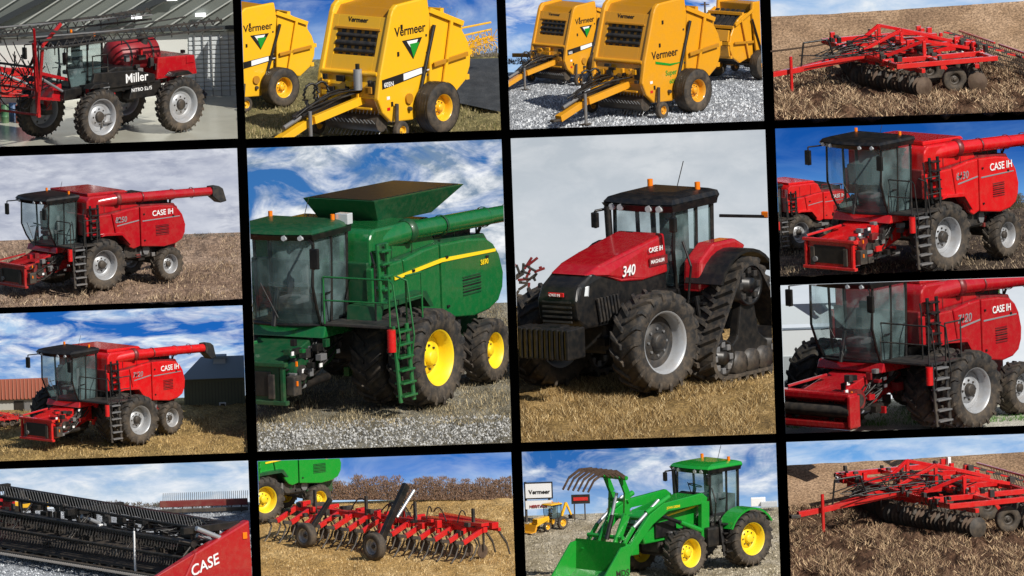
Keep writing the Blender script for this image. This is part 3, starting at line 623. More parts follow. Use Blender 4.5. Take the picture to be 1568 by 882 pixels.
def harrow(pan,s,a,at,name='disc_harrow',W=3.2,seed=1,col=RED2):
    random.seed(seed);m=M()
    z=.95
    for x in(-1.6,.1,1.5):m.beam((x,-W,z),(x,W,z),.14,.14,col)
    for y in(-W,-W*.62,-.45,.45,W*.62,W):m.beam((-1.7,y,z+.02),(1.6,y,z+.02),.12,.15,col)
    m.beam((1.5,.45,z),(3.6,0,.65),.13,.15,col);m.beam((1.5,-.45,z),(3.6,0,.65),.13,.15,col);m.beam((3.4,0,.66),(4.6,0,.55),.16,.16,col);m.box((4.7,0,.5),(.3,.2,.1),DK)
    m.cyl((3.9,.2,1.1),(3.9,.2,.0),.05,col);m.path([(2.4,0,.9),(2.6,0,1.5),(3.4,0,1.45),(3.5,0,.7)],.03,BLK)
    m.beam((1.4,0,1.1),(.2,0,1.6),.1,.1,col);m.beam((.2,0,1.6),(-1.5,0,1.1),.1,.1,col);m.beam((.2,.0,1.6),(.2,0,1.0),.1,.1,col)
    for sg in(-1,1):
        m.beam((1.2,sg*1.4,1.05),(.2,sg*2.0,1.5),.08,.1,col);m.beam((.2,sg*2.0,1.5),(-1.4,sg*1.6,1.1),.08,.1,col);m.beam((.2,sg*2.0,1.5),(.2,sg*2.0,1.0),.1,.1,col)
    def gang(p0,p1):
        p0=Vector(p0);p1=Vector(p1);d=(p1-p0);L=d.length;d.normalize();n=int(L/.19)
        m.beam(p0+Vector((0,0,.78)),p1+Vector((0,0,.78)),.13,.13,col);m.cyl(p0+Vector((0,0,.3)),p1+Vector((0,0,.3)),.035,DK)
        for i in range(n+1):
            m.disc(p0+d*(i*L/n)+Vector((0,0,.29)),.3,RST if i%3 else DK,d)
        for t in(.12,.3,.5,.7,.88):
            q=p0+d*L*t;m.path([q+Vector((0,0,.75)),q+Vector((.22,0,.7)),q+Vector((.25,0,.45)),q+Vector((0,0,.3))],.035,DK,6)
        for i in range(n):
            q=p0+d*((i+.5)*L/n);m.path([q+Vector((-.1,0,.75)),q+Vector((-.2,0,.45))],.015,DK,5)
    for sg in(-1,1):
        gang((1.55,sg*.1,0),(.75,sg*(W+.1),0));gang((-1.9,sg*.15,0),(-1.0,sg*(W+.1),0))
        m.cyl((.1,sg*.6,1.2),(.1,sg*1.6,1.15),.07,BLK);m.cyl((.1,sg*1.6,1.15),(.1,sg*2.0,1.12),.035,SIL)
        m.beam((.1,sg*.5,1.0),(.1,sg*.5,1.35),.1,.25,col)
        for x in(-.35,-1.0):
            m.wheel((x,sg*.9,.42),.42,.26,.2,DK,sg,0);m.beam((x,sg*.75,.42),(x+.3,sg*.7,1.0),.08,.1,col)
        m.wheel((-.4,sg*(W-.35),.38),.38,.24,.19,DK,sg,0);m.beam((-.4,sg*(W-.55),.42),(.0,sg*(W-.55),1.0),.08,.1,col)
        for k in range(6):m.beam((-2.2,sg*(.3+k*.5),1.0),(-2.9,sg*(.3+k*.5),.8),.05,.05,col if k%2 else DK)
        for x in(-2.5,-2.9):m.beam((x,sg*.2,.92),(x,sg*W,.92),.06,.06,col if x<-2.6 else DK)
        for k in range(16):m.path([(-2.9,sg*(.2+k*.19),.9),(-3.05,sg*(.2+k*.19),.5),(-3.2,sg*(.2+k*.19),.12)],.012,DK,5)
        for t in range(8):
            q=t*.785;m.cyl((-3.3+.2*math.cos(q),sg*.25,.25+.2*math.sin(q)),(-3.3+.2*math.cos(q+.5),sg*W,.25+.2*math.sin(q+.5)),.014,DK,5)
    for k in range(26):m.hose((random.uniform(-1,1.5),random.uniform(-1.5,1.5),1.15),(random.uniform(.5,3.4),random.uniform(-.6,.6),1.0),random.uniform(-.35,.2),.018)
    for k in range(80):m.box((random.choice([-1.6,.1,1.5])+random.uniform(-.1,.1),random.uniform(-W,W),z+random.uniform(-.15,.25)),(random.uniform(.06,.18),random.uniform(.06,.2),random.uniform(.08,.25)),random.choice([col,DK,BLK,col,WHT if k%11==0 else DK]),.01)
    return m.finish(name,pan,s,a,(0,0,0),at)
def branches(m,p,d,L,r,dep,mat):
    q=p+d*L;m.cyl(p,q,r,mat,6,r*.65,cap=False)
    if dep==0:return
    for k in range(random.choice([2,3,3])):
        nd=(d+Vector((random.uniform(-.7,.7),random.uniform(-.7,.7),random.uniform(-.15,.5)))).normalized()
        branches(m,q,nd,L*random.uniform(.6,.85),r*.62,dep-1,mat)
BARK=pr('bark',hx('#54463c'),.9);
def twigs(pan,x0,x1,yb,h,cols,n,name='distant_trees',dep=.25,cw=.12):
    vs=[];fs=[];mi=[];ms=[flat('twig_'+c[1:],c) for c in cols];yy=pan.yb-dep
    nc=max(2,int((x1-x0)/7));cl=[(x0+(x1-x0)*(i+random.random())/nc,random.uniform(.5,1)) for i in range(nc)]
    for k in range(n):
        cx,ch=random.choice(cl);t=random.random()**1.25;H=h*ch
        x=cx+random.gauss(0,1)*(4+h*.16)*(1-.6*t);x=min(max(x,x0),x1);yp=yb-H*t
        p=pan.at(x,yp,yy+random.uniform(-.1,.15));p.x=min(max(p.x,pan.U0+.02),pan.U1-.02);L=random.uniform(.01,.05);a=random.gauss(0,.6);w=random.uniform(.002,.008)
        i=len(vs);vs+=[p+Vector((-w,0,0)),p+Vector((w,0,w)),p+Vector((math.sin(a)*L,random.uniform(-.02,.02),math.cos(a)*L))];fs.append((i,i+1,i+2));mi.append(random.randrange(len(ms)))
    zmax=(pan.V1-(yy-.15)*SP)/CP-.03
    for v in vs:v.z=min(v.z,zmax)
    mesh(name,[tuple(v) for v in vs],fs,ms,mi)
def boxpx(m,pan,x0,y0,x1,y1,yy,d,mat,bev=.0):
    a=pan.at(x0,y1,yy);b=pan.at(x1,y0,yy);z0=min(a.z,b.z);z1=max(a.z,b.z)
    m.box(((a.x+b.x)/2,yy+d/2,(z0+z1)/2),(abs(b.x-a.x),d,z1-z0),mat,bev)
def hill(pan,xy,base,mat,name='hill',dep=1.2):
    n=120;vs=[];fs=[]
    for i in range(n+1):
        u=pan.U0+(pan.U1-pan.U0)*i/n;x=784+u*100
        for (xa,ya),(xb,yb) in zip(xy,xy[1:]):
            if xa<=x<=xb:t=(x-xa)/(xb-xa);yt=ya+(yb-ya)*t
        top=pan.at(x,yt,pan.yb-.03);top.z+=.01*noise.noise(Vector((x*.03,0,1)));
        for j in range(13):
            t=j/12;vs.append((u,pan.yb-.03-dep*(1-t),pan.zg-.02+(top.z-pan.zg+.02)*t))
    for i in range(n):
        for j in range(12):
            a=i*13+j;fs.append((a,a+13,a+14,a+1))
    mesh(name,vs,fs,[mat],smooth=True)
# ================= PANELS
pans={}
def col(seq,yb=0):
    for k,TL,BR,h in seq:
        p=Panel(TL,BR,h,yb);pans[k]=p;yb=p.yf-.12
col([(1,(-15,-30),(364,212),148),(5,(-15,240),(371,458),362),(9,(-15,481),(379,693),612),(11,(-15,719),(387,905),775)])
col([(2,(368,-30),(767,199),88),(6,(378,227),(784,678),470),(12,(394,706),(790,905),766)],3.4)
col([(3,(773,-30),(1170,185),104),(7,(782,212),(1188,664),462),(13,(799,692),(1196,905),783)],3.4)
col([(4,(1179,-30),(1585,170),84),(8,(1187,197),(1585,410),318),(10,(1195,437),(1585,651),610),(14,(1204,677),(1585,905),752)],8)
# ---- P1 showroom
p=pans[1];p.ground(pr('polished_concrete',hx('#bdbcae'),.22,dirt=.35,dirtc='#6f6d62',ns=1.5),0,name='floor')
WALL=flat('white_wall','#c9cbc6');CEIL=flat('ceiling_panel','#7d837e');BM=flat('beam_steel','#33383b')
m=M();W0=p.yb-.3
z62=p.at(-15,62,W0).z
m.box(((p.U0+p.U1)/2,W0+.1,(p.zg+z62)/2),(p.U1-p.U0,.1,z62-p.zg),WALL,0)
DP=flat('door_panel','#c3c8ca')
for i in range(14):
    q=p.at(288,60+i*7,W0+.03)
    if q.z>p.zg+.05:m.box((q.x+.37,W0+.035,q.z),(.72,.02,.055),DP,.01)
for i in range(6):
    q=p.at(300+i*13,130,W0);m.box((q.x,W0,(p.zg+z62)/2),(.012,.02,z62-p.zg),GRY,0)
zt=p.zt+.5
def cp(x,t):return (x,W0+.05-t*.55,z62+(zt-z62)*t)
m.add([cp(p.U0,0),cp(p.U1,0),cp(p.U1,1),cp(p.U0,1)],[(0,1,2,3)],CEIL)
PU=flat('purlin','#b7bab4')
for i in range(16):
    x=p.U0-1+i*.35;m.beam(Vector(cp(x,0))+Vector((0,-.03,0)),Vector(cp(x+2.2,1))+Vector((0,-.03,0)),.015,.02,PU,0)
for (x0,t0,x1,t1) in((-7.9,.15,-5.6,1.0),(-6.6,.0,-4.1,.75),(-7.9,.62,-6.9,1.0)):
    m.beam(Vector(cp(x0,t0))+Vector((0,-.07,0)),Vector(cp(x1,t1))+Vector((0,-.07,0)),.05,.09,BM,0)
m.beam(Vector(cp(p.U0,.06))+Vector((0,-.08,0)),Vector(cp(p.U1,.06))+Vector((0,-.08,0)),.04,.06,BM,0)
LM,nt,o=newmat('ceiling_light');e=N(nt,'ShaderNodeEmission',Strength=3);nt.links.new(e.outputs[0],o.inputs[0])
for x,t in((-5.05,.42),(-4.62,.22),(-5.6,.22),(-5.0,.9),(-7.1,.75),(-6.5,.92)):
    m.box(Vector(cp(x,t))+Vector((0,-.08,0)),(.16,.03,.05),LM,0)
m.finish('showroom_building',p)
m=M()
for i in range(3):
    boxpx(m,p,2+i*18,118,18+i*18,150,W0-.2,.15,RED2,.01)
    for j in range(4):boxpx(m,p,4+i*18,122+j*7,16+i*18,123+j*7,W0-.21,.01,GRY,0)
boxpx(m,p,0,103,50,117,W0-.15,.1,RED2,.01);m.finish('tool_cabinet',p)
for i,(x,c) in enumerate(((8,'#2e6f4a'),(20,'#245a8a'),(30,'#8c2a24'),(-2,'#2b2b2b'))):
    m=M();g=p.gp(x,188-(i%2)*3);cm=pr('drum_paint',hx(c),.4)
    m.lathe([(0,.28),(.055,.28),(.062,.27),(.06,.19),(.064,.185),(.06,.18),(.06,.1),(.064,.095),(.06,.09),(.06,0)],g,cm,20,(0,0,1));m.finish('oil_drum',p)
m=M();c2=pr('blue_car_paint',hx('#2f3f66'),.3)
m.prism([(0,.3),(.1,.75),(.9,.95),(1.5,1.45),(3.2,1.45),(3.9,.95),(4.2,.9),(4.2,.3)],-.85,.85,c2,.06);m.prism([(1.15,.95),(1.6,1.38),(3.1,1.38),(3.6,.98)],-.87,.87,BLK,.02)
for x in(.8,3.3):
    for y in(-.8,.8):m.wheel((x,y,.33),.33,.2,.2,WRIM,1 if y>0 else -1,0)
m.finish('parked_car',p,.1,R(70),(2,0,0),(303,152))
# sprayer
m=M()
for x,y,sg in((0,1.6,1),(0,-1.6,-1),(-3.8,1.6,1),(-3.8,-1.6,-1)):
    m.wheel((x,y,1.0),1.0,.5,.64,WRIM,sg,26)
    m.beam((x,y-sg*.42,1.0),(x,y-sg*.42,2.0),.18,.24,RED);m.beam((x,y-sg*.42,2.0),(x,0,1.85),.2,.25,DK);m.box((x,y-sg*.35,1.0),(.35,.25,.35),DK)
    m.prism([(x-.5,2.05),(x+.5,2.05),(x+.3,2.2),(x-.3,2.2)],y-.2,y+.2,BLK,.02)
for y in(-.5,.5):m.beam((1.0,y,1.8),(-4.8,y,1.8),.15,.3,DK)
m.prism([(-.9,1.7),(-.9,2.5),(-1.3,2.6),(-2.3,2.5),(-2.5,1.7)],-1.1,1.15,BLK,.06)
m.prism([(.0,1.9),(-.2,2.5),(-2.1,2.4),(-3.0,2.15),(-3.0,1.85)],1.1,1.25,BLK,.03)
m.prism([(-1.8,1.35),(-2.0,1.9),(-3.3,1.9),(-3.4,1.35)],.8,1.2,BLK,.05)
m.text('Miller',(-1.6,1.26,1.98),.46,WHT);m.text('NITRO 5275',(-1.9,1.22,1.62),.18,WHT)
TK=pr('poly_tank',hx('#8c2028'),.4,dirt=.08)
m.lathe([(0,-1.0),(.4,-1.0),(.6,-.85),(.62,.85),(.4,1.0),(0,1.0)],(-2.9,.1,2.75),TK,28,(1,0,0));
for x in(-2.4,-3.4):m.lathe([(.635,-.04),(.635,.04)],(x,.1,2.75),DK,28,(1,0,0))
m.cyl((-3.2,.4,3.0),(-3.2,.4,3.5),.18,DK)
m.prism([(-3.2,1.9),(-3.3,2.7),(-5.0,2.6),(-5.1,1.9)],-1.0,1.1,RED,.06)
for k in range(26):m.box((random.uniform(-5,-1),random.uniform(.6,1.25),random.uniform(1.5,3.0)),(random.uniform(.08,.35),.15,random.uniform(.06,.3)),random.choice([DK,BLK,RED,GRY]),.01)
cabin(m,-.95,.85,2.0,3.75,.8,BLK,BLK,.2,.2,fl=.15)
m.prism([(.95,1.6),(.85,2.0),(-.9,2.0),(-.9,1.6)],-.85,.85,BLK,.04);m.prism([(1.3,1.6),(1.2,2.1),(.8,2.2),(.8,1.6)],-.6,.6,RED,.05)
ladder(m,(-.6,1.2,2.1),(-.3,1.7,.6),.45,5,DK,GRY);rail(m,[(-.9,1.15,2.2),(-.2,1.15,2.2)],.9,DK)
for y in(-1.1,1.1):
    m.beam((.5,y*.5,2.3),(2.3,y,2.8),.08,.12,RED);m.beam((.8,y*.5,1.6),(2.4,y,1.9),.08,.1,RED);m.beam((2.35,y,1.2),(2.45,y,3.9),.1,.14,RED)
    m.cyl((.8,y*.6,1.9),(2.2,y,2.6),.05,SIL)
    m.beam((2.4,y,1.4),(2.7,y*1.7,3.9),.1,.14,RED);m.beam((2.7,y*1.7,3.9),(1.9,y*1.8,4.6),.08,.12,RED)
for z in(1.3,2.2,3.0):m.beam((2.42,-1.1,z),(2.42,1.1,z),.07,.08,RED if z<3 else DK)
for y in(1.95,-1.95):
    for z in(3.65,3.95,):m.beam((2.9,y,z+.15),(-5.6,y,z-.1),.07,.07,DK)
    m.beam((2.9,y*.85,4.2),(-5.4,y*.85,3.75),.05,.05,GRY);m.beam((2.9,y*.7,4.0),(-4.4,y*.7,4.05),.05,.05,DK)
    for k in range(21):
        x=2.6-k*.39;m.beam((x,y,3.72),(x-.2,y,3.98),.035,.035,DK);m.beam((x-.2,y,3.98),(x-.39,y,3.7),.035,.035,DK)
        if k%2:m.cyl((x,y,3.7),(x,y,3.5),.02,BLK,5)
    m.beam((2.7,y*.8,2.2),(3.3,y*1.1,4.6),.08,.12,RED);m.beam((3.3,y*1.1,4.6),(2.0,y*1.1,4.3),.06,.09,DK)
for k in range(30):m.hose((random.uniform(1.6,2.6),random.uniform(-1.2,1.2),random.uniform(1.6,3.4)),(random.uniform(2.2,2.8),random.uniform(-1.5,1.8),random.uniform(1.8,4)),random.uniform(0,.6),.02)
m.finish('self_propelled_sprayer',p,.43,R(40),(0,1.6,0),(152,221))
# ---- P5
p=pans[5];p.sky(hor='#c4c9d6',zen='#b3b9cb',cl='#dadde6',cl2='#a3a9bc',cov=.48,scale=.8,soft=.2,stretch=3,seed=2)
p.ground(gmat('dirt','#5e4c42','#85705f','#a08b7a',1.6,.8,30),.07,furrow=.012)
p.straw(12000,['#cbb494','#8d7660','#5a483a','#a48c70'],.02,.07,.9,.008,0,.98,name='corn_stubble',patch=1.4)
twigs(p,150,370,364,6,['#6b6258','#857c72'],1200);combine(p,.405,R(36),(155,445),label='8250',k=.76,wb=3.25)
# ---- P9
p=pans[9];p.sky(hor='#9cc4ec',zen='#1d66bd',cl='#f2f6fa',cl2='#a8c8ea',cov=.53,scale=.9,soft=.1,stretch=3.4,seed=5)
p.ground(gmat('dry_lawn','#6a593a','#9a804f','#b59a68',1.8,.8,35),.04)
p.straw(18000,['#bfa26c','#8a7048','#cdb380','#5f5034'],.012,.05,.6,.006,patch=1.6)
BR_=flat('corrugated_rust','#8a4a36');TN=flat('olive_siding','#6a6a55');RFG=flat('grey_roof','#7c868c')
m=M();yy=p.yb-.7
boxpx(m,p,-15,608,72,642,yy,.4,flat('white_siding','#a8a7a0'))
A=p.at(-15,580,yy);B=p.at(78,609,yy);RRB=pr('rust_rib',hx('#a0604a'),.8)
m.add([(A.x,yy-.06,B.z),(B.x,yy-.06,B.z),(B.x-.04,yy+.3,B.z+.27),(A.x,yy+.3,B.z+.27)],[(0,1,2,3)],BR_)
for i in range(16):
    x=A.x+i*.058;m.beam((x,yy-.075,B.z+.01),(x,yy+.28,B.z+.26),.012,.012,RRB,0)
for x in(22,50):boxpx(m,p,x,614,x+14,632,yy-.01,.01,BLK)
boxpx(m,p,38,616,47,642,yy-.012,.012,GRY)
m.finish('barn',p)
m=M();yy=p.yb-.8
A=p.at(285,580,yy);B=p.at(392,630,yy)
boxpx(m,p,283,578,392,632,yy,.5,TN);SR=flat('siding_rib','#55564a')
for i in range(22):
    q=p.at(284+i*5,580,yy);m.box((q.x,yy-.008,(q.z+B.z)/2-.03),(.008,.012,.5),SR,0)
C=p.at(279,580,yy);m.add([(C.x-.04,yy-.08,C.z),(p.U1,yy-.08,C.z),(p.U1,yy+.5,C.z+.26),(C.x+.3,yy+.5,C.z+.26)],[(0,1,2,3)],RFG)
boxpx(m,p,327,548,345,566,yy+.3,.2,flat('cupola','#a8adb0'));boxpx(m,p,325,545,347,550,yy+.28,.24,RFG)
boxpx(m,p,336,616,346,629,yy-.02,.02,WHT);boxpx(m,p,338,618,344,627,yy-.03,.02,BLK);m.finish('metal_building',p)
combine(p,.39,R(43),(208,681),col=RED2,label='7120',dual=True,k=.64,wb=2.8,ctop=3.85)
harrow(p,.12,R(20),(5,650),name='disc_harrow',W=2.5)
# ---- P11
p=pans[11];p.sky(hor='#cfe0f0',zen='#6fa4d8',cl='#f4f6f8',cl2='#c3d3e2',cov=.45,scale=.8,soft=.2,stretch=2.6,seed=9)
GRV=gmat('gravel','#74787e','#a3a7ac','#c4c8cc',10,1.4,40)
SC=['#8f9399','#b9bdc2','#d3d6d9','#6c7076']
p.ground(GRV,.015);p.stones(6000,SC,.012,.03)
twigs(p,-10,380,777,9,['#5b5148','#6f6459','#4a4d40'],3500)
m=M();L=9.4
m.beam((0,-.7,1.25),(L,-.7,1.25),.18,.2,BLK);m.beam((0,-.75,.5),(L,-.75,.5),.2,.2,BLK)
for k in range(20):x=k*L/19;m.beam((x,-.72,.5),(x,-.72,1.25),.08,.08,BLK);m.beam((x,-.7,.45),(x,1.15,.22),.07,.09,BLK)
m.hexa([(0,-.5,.5),(L,-.5,.5),(L,.9,.28),(0,.9,.28),(0,-.5,.53),(L,-.5,.53),(L,.9,.31),(0,.9,.31)],DK)
m.beam((0,1.15,.24),(L,1.15,.24),.12,.08,DK)
for k in range(110):x=.05+k*(L-.1)/109;m.cyl((x,1.18,.24),(x,1.38,.22),.018,GRY,5,.006)
ra,rz=.5,1.0
m.cyl((0.2,ra,rz),(L-.2,ra,rz),.09,BLK,12)
for b in range(6):
    t=b*1.047+.3;by=ra+.42*math.cos(t);bz=rz+.42*math.sin(t);m.cyl((.2,by,bz),(L-.2,by,bz),.03,DK,8)
    up=b in(1,2)
    for k in range(80):x=.25+k*(L-.5)/79;m.cyl((x,by,bz),(x,by+.08,bz+(.26 if up else -.22)),.011,GRY if up else DK,4)
    for x in(.25,2.5,4.75,4.85,7.1,L-.25):m.cyl((x,ra,rz),(x,by,bz),.025,DK,6)
for x in(.1,4.75,L-.1):
    m.beam((x,-.7,1.35),(x,.9,1.35),.14,.16,BLK);m.cyl((x+.1,-.5,.8),(x+.1,.4,1.2),.05,SIL)
m.cyl((-.05,-.3,1.0),(-.05,.6,1.4),.06,SIL)
m.hexa([(-.14,-.9,.1),(.1,-.9,.1),(.1,1.2,.04),(-.14,1.2,.04),(-.14,-.85,1.45),(.1,-.85,1.45),(.1,.7,.85),(-.14,.7,.85)],RED,.05)
m.hexa([(-.1,1.2,.04),(.08,1.2,.04),(.03,2.6,.02),(-.03,2.6,.02),(-.12,.7,.84),(.08,.7,.84),(.03,2.5,.12),(-.03,2.5,.12)],RED,.02)
m.hexa([(L-.1,-.9,.15),(L+.1,-.9,.15),(L+.1,1.2,.08),(L-.1,1.2,.08),(L-.1,-.85,1.2),(L+.1,-.85,1.2),(L+.1,.7,.75),(L-.1,.7,.75)],RED,.04)
m.text('CASE',(-.155,.85,.3),.36,WHT,xd=(0,-1,0.3),yd=(0,0.1,1))
m.box((-.15,-.7,1.1),(.03,.12,.15),ORG)
for k in range(24):m.hose((random.uniform(.1,1.8),-.6,1.35),(random.uniform(.2,3.5),random.uniform(-.2,.9),1.2),random.uniform(-.1,.3),.02)
for k in range(130):m.box((random.uniform(.1,L),random.uniform(-.85,.6),random.uniform(.45,1.4)),(random.uniform(.06,.3),random.uniform(.06,.2),random.uniform(.06,.2)),random.choice([BLK,DK,GRY if k%5==0 else BLK,WHT if k%18==0 else DK]),.01)
m.beam((1.9,1.0,0),(1.9,1.0,1.2),.04,.04,WHT)
m.finish('draper_header',p,.66,R(-55),(0,0,0),(334,896))
m=M();boxpx(m,p,15,767,75,779,p.yb-1.0,.3,YEL,.02);boxpx(m,p,20,779,70,783,p.yb-.95,.2,DK);m.finish('grain_header',p)
m=M();g=p.gp(335,785)
for k in range(44):
    x=g.x-.85+k*.03;m.cyl((x,g.y,g.z+.17),(x+.01,g.y,g.z+.33),.004,DK,4)
m.beam((g.x-.9,g.y,g.z+.16),(g.x+.45,g.y,g.z+.16),.05,.1,DRED);m.beam((g.x-.9,g.y,g.z+.05),(g.x+.45,g.y,g.z+.05),.04,.06,DK)
for k in range(9):x=g.x-.85+k*.15;m.beam((x,g.y,g.z),(x,g.y,g.z+.2),.02,.02,DK)
m.finish('grain_header',p)
# ---- P2
p=pans[2];p.sky(hor='#8fb6e6',zen='#2c66b8',cl='#dfe9f5',cl2='#a8c2e4',cov=.6,scale=.8,soft=.15,amt=.6,stretch=2,seed=12)
p.ground(gmat('autumn_grass','#4a4632','#77704c','#94855f',1.8,.8,35),.04)
mesh('road',[(p.gp(700,168).x,p.gp(700,162).y,p.zg+.05),(p.U1,p.gp(767,176).y,p.zg+.05),(p.U1,p.yb-.9,p.zg+.05),(p.gp(640,110).x,p.yb-.9,p.zg+.05)],[(0,1,2,3)],[gmat('asphalt','#33363a','#404346','#505356',5,.5,90)])
p.straw(14000,['#8c8052','#a39468','#6a6a3c','#b5a67c'],.015,.055,.5,.006,0,.55,patch=1.2)
twigs(p,645,700,90,82,['#8b8176','#9a8e80','#7a6f62'],1800)
twigs(p,560,766,88,24,['#7b7268','#958a7c','#6a5f52'],5000)
m=M();g=p.gp(725,114)
for i in range(3):m.beam((g.x-.55,g.y,g.z+.4+i*.13),(g.x+.3,g.y+.2,g.z+.55+i*.11),.03,.03,YEL)
for k in range(9):
    c=Vector((g.x-.5+k*.1,g.y,g.z+.3+k*.03))
    for t in range(12):q=t*.524;m.cyl(c,c+Vector((math.cos(q)*.17,-.02,math.sin(q)*.17)),.006,YEL,4)
m.beam((g.x-.5,g.y,g.z+.5),(g.x-.3,g.y,g.z+.1),.04,.04,YEL);m.beam((g.x+.1,g.y,g.z+.6),(g.x-.3,g.y,g.z+.1),.03,.03,YEL);m.wheel((g.x-.2,g.y-.05,g.z+.09),.09,.06,.05,YEL,-1,0)
m.finish('wheel_rake',p)
baler(p,.52,R(38),(430,163),ext=False)
baler(p,.68,R(50),(671,203))
# ---- P3
p=pans[3];p.sky(hor='#a9cbee',zen='#2f74cc',cl='#f5f8fb',cl2='#bcd0ea',cov=.53,scale=.95,soft=.11,stretch=3.2,seed=16)
p.ground(GRV,.015);p.stones(7000,SC,.012,.03)
twigs(p,776,1168,99,9,['#5a5046','#77695c','#8a7a66'],4000)
m=M();q=p.at(1079,0,p.yb-.4);m.cyl((q.x,q.y,p.zg),(q.x,q.y,p.at(1079,3,p.yb-.4).z),.015,BARK,8);z=p.at(1079,7,p.yb-.4).z;m.beam((q.x-.07,q.y,z),(q.x+.07,q.y,z),.015,.015,BARK);m.finish('utility_pole',p)
tl=M()
for k,(x,c) in enumerate(((795,DYEL),(812,DYEL),(826,DK),(845,YEL2))):
    g=p.gp(x,109);tl.wheel((g.x,g.y,g.z+.08),.08,.06,.04,c,-1,0,);tl.beam((g.x,g.y,g.z+.14),(g.x+.16,g.y,g.z+.26),.04,.06,c);tl.beam((g.x-.1,g.y,g.z+.3),(g.x+.1,g.y,g.z+.12),.04,.05,DYEL)
tl.beam((g.x-.6,g.y,g.z+.27),(g.x+.1,g.y,g.z+.24),.05,.06,DYEL);tl.finish('wheel_rake',p)
baler(p,.39,R(-128),(1095,116),col=YEL2,rear=True,ext=False)
baler(p,.40,R(48),(921,124),col=YEL2,label='605',ext=False)
baler(p,.575,R(50),(1062,171),col=YEL2,label='605',ext=False,low=True)
# ---- P6
p=pans[6];p.sky(hor='#b9d4ee',zen='#3a74b6',cl='#f8fafc',cl2='#7f95ad',cov=.48,scale=.8,soft=.09,stretch=1.8,seed=23,rot=-.3)
p.ground(gmat('gravelly_grass','#4d483c','#7a7464','#a09c90',1.6,1,35),.04)
p.straw(34000,['#ac9a74','#7a6c50','#c3b490','#4f4634'],.02,.07,.6,.007,.14,1,patch=1.5);p.stones(3500,['#8b8a86','#b5b4b0','#5d5c58'],.012,.03,0,.2)
twigs(p,378,430,472,8,['#77705c','#6a5f50'],800)
combine(p,.76,R(58),(655,622),col=GREEN,dark=DGREEN,wb=3.3,dual=True,rim=RYEL,green=True,ryr=1.7,cw=.92,k=.85,ctop=3.85)
# ---- P12
p=pans[12];p.sky(hor='#a9d0f4',zen='#2a76cf',cl='#eef4fa',cl2='#cfe0f2',cov=.58,scale=.7,soft=.2,amt=.5,stretch=2.5,seed=31)
p.ground(gmat('stubble','#84693f','#ab8a55','#c7aa78',1.6,.8,35),.04,name='field')
p.straw(26000,['#cfb586','#a88a5a','#e0c898','#725a38'],.01,.05,.6,.006,patch=2)
twigs(p,490,790,766,38,['#6e5648','#8a6c58','#7a6452','#54443a','#9a7e68'],34000,dep=.2)
combine(p,.36,R(35),(402,800),col=LGREEN,dark=DGREEN,rim=RYEL,green=True,k=.8,wb=3.0)
m=M();L=8.2
m.beam((0,0,.85),(L,0,.85),.16,.16,RED2);m.beam((0,-.55,.8),(L,-.55,.8),.1,.1,RED2)
for k in range(14):
    x=.1+k*L/13.3
    m.beam((x,.0,.85),(x,.8,.55),.09,.14,RED2);m.beam((x,.8,.55),(x,1.1,.6),.08,.1,DK)
    for y in(.35,.75,1.1):m.path([(x,y,.6),(x+.02,y-.12,.42),(x,y+.02,.18),(x,y+.18,.02)],.026,DK,6)
    m.disc((x+.07,.0,.22),.2,RST,(1,0,0));m.beam((x,0,.85),(x,0,.25),.05,.06,DK)
    m.box((x,-.3,.95),(.12,.4,.12),RED2 if k%2 else DK);m.beam((x,-.55,.8),(x,-.9,.35),.05,.06,DK);m.path([(x,-.9,.35),(x,-1.0,.02)],.03,DK,6)
for x in(.4,2.9,5.0,7.2):m.beam((x,.1,.9),(x,.1,1.45),.07,.09,DK)
m.beam((0,.0,1.0),(2.6,0,1.0),.3,.1,RED2);m.beam((-.1,-.3,.95),(2.2,-.3,1.05),.25,.18,RED2)
m.wheel((2.6,2.0,.4),.4,.28,.22,WRIM,1,0);m.wheel((6.2,1.4,.36),.36,.26,.2,WRIM,1,0);m.beam((2.6,1.85,.4),(2.8,.5,2.0),.14,.22,BLK);m.cyl((2.8,.9,1.1),(2.8,.2,1.8),.05,SIL);m.beam((6.2,1.3,.4),(6.2,.4,1.3),.1,.14,BLK)
for k in range(60):m.box((random.uniform(0,L),random.uniform(-.3,.5),random.uniform(.6,1.1)),(random.uniform(.06,.2),random.uniform(.06,.2),random.uniform(.06,.25)),random.choice([RED2,DK,BLK,RED2]),.01)
for k in range(12):
    x=random.uniform(.5,6);m.hose((x,0,1.2),(x+random.uniform(-1,1),.2,1.0),-.25,.02)
m.finish('row_crop_cultivator',p,.53,R(-48),(0,0,0),(745,856))
# ---- P7
p=pans[7];p.sky(hor='#d3d8dc',zen='#c3cbd3',cl='#e2e5e8',cl2='#b9c2ca',cov=.5,scale=.5,soft=.25,amt=.8,stretch=2,seed=41)
p.ground(gmat('dry_grass_ground','#5c4a30','#8f7549','#b5986a',1.6,1,30),.06)
p.straw(90000,['#b79a68','#8c7040','#d6bd8c','#66502e','#a08250','#4f3e24'],.025,.1,.9,.006,0,1,pw=1.05,patch=.6)
m=M();branches(m,p.gp(1158,446),Vector((0,0,1)),.27,.022,6,BARK);m.finish('bare_tree',p)
twigs(p,1165,1185,462,8,['#5a5046','#6a6055'],300)
m=M()
for k in range(34):
    q=p.at(random.uniform(788,826),random.uniform(405,465),p.yb-1.4);m.beam(q,q+Vector((random.uniform(-.2,.2),0,random.uniform(-.15,.2))),.03,.04,random.choice([DRED,DK,DK]))
q=p.gp(800,474)
for x in(-.0,.12,.22):m.wheel((q.x-.05+x,q.y,q.z+.12),.12,.08,.07,DK,-1,0)
m.finish('disc_harrow',p)
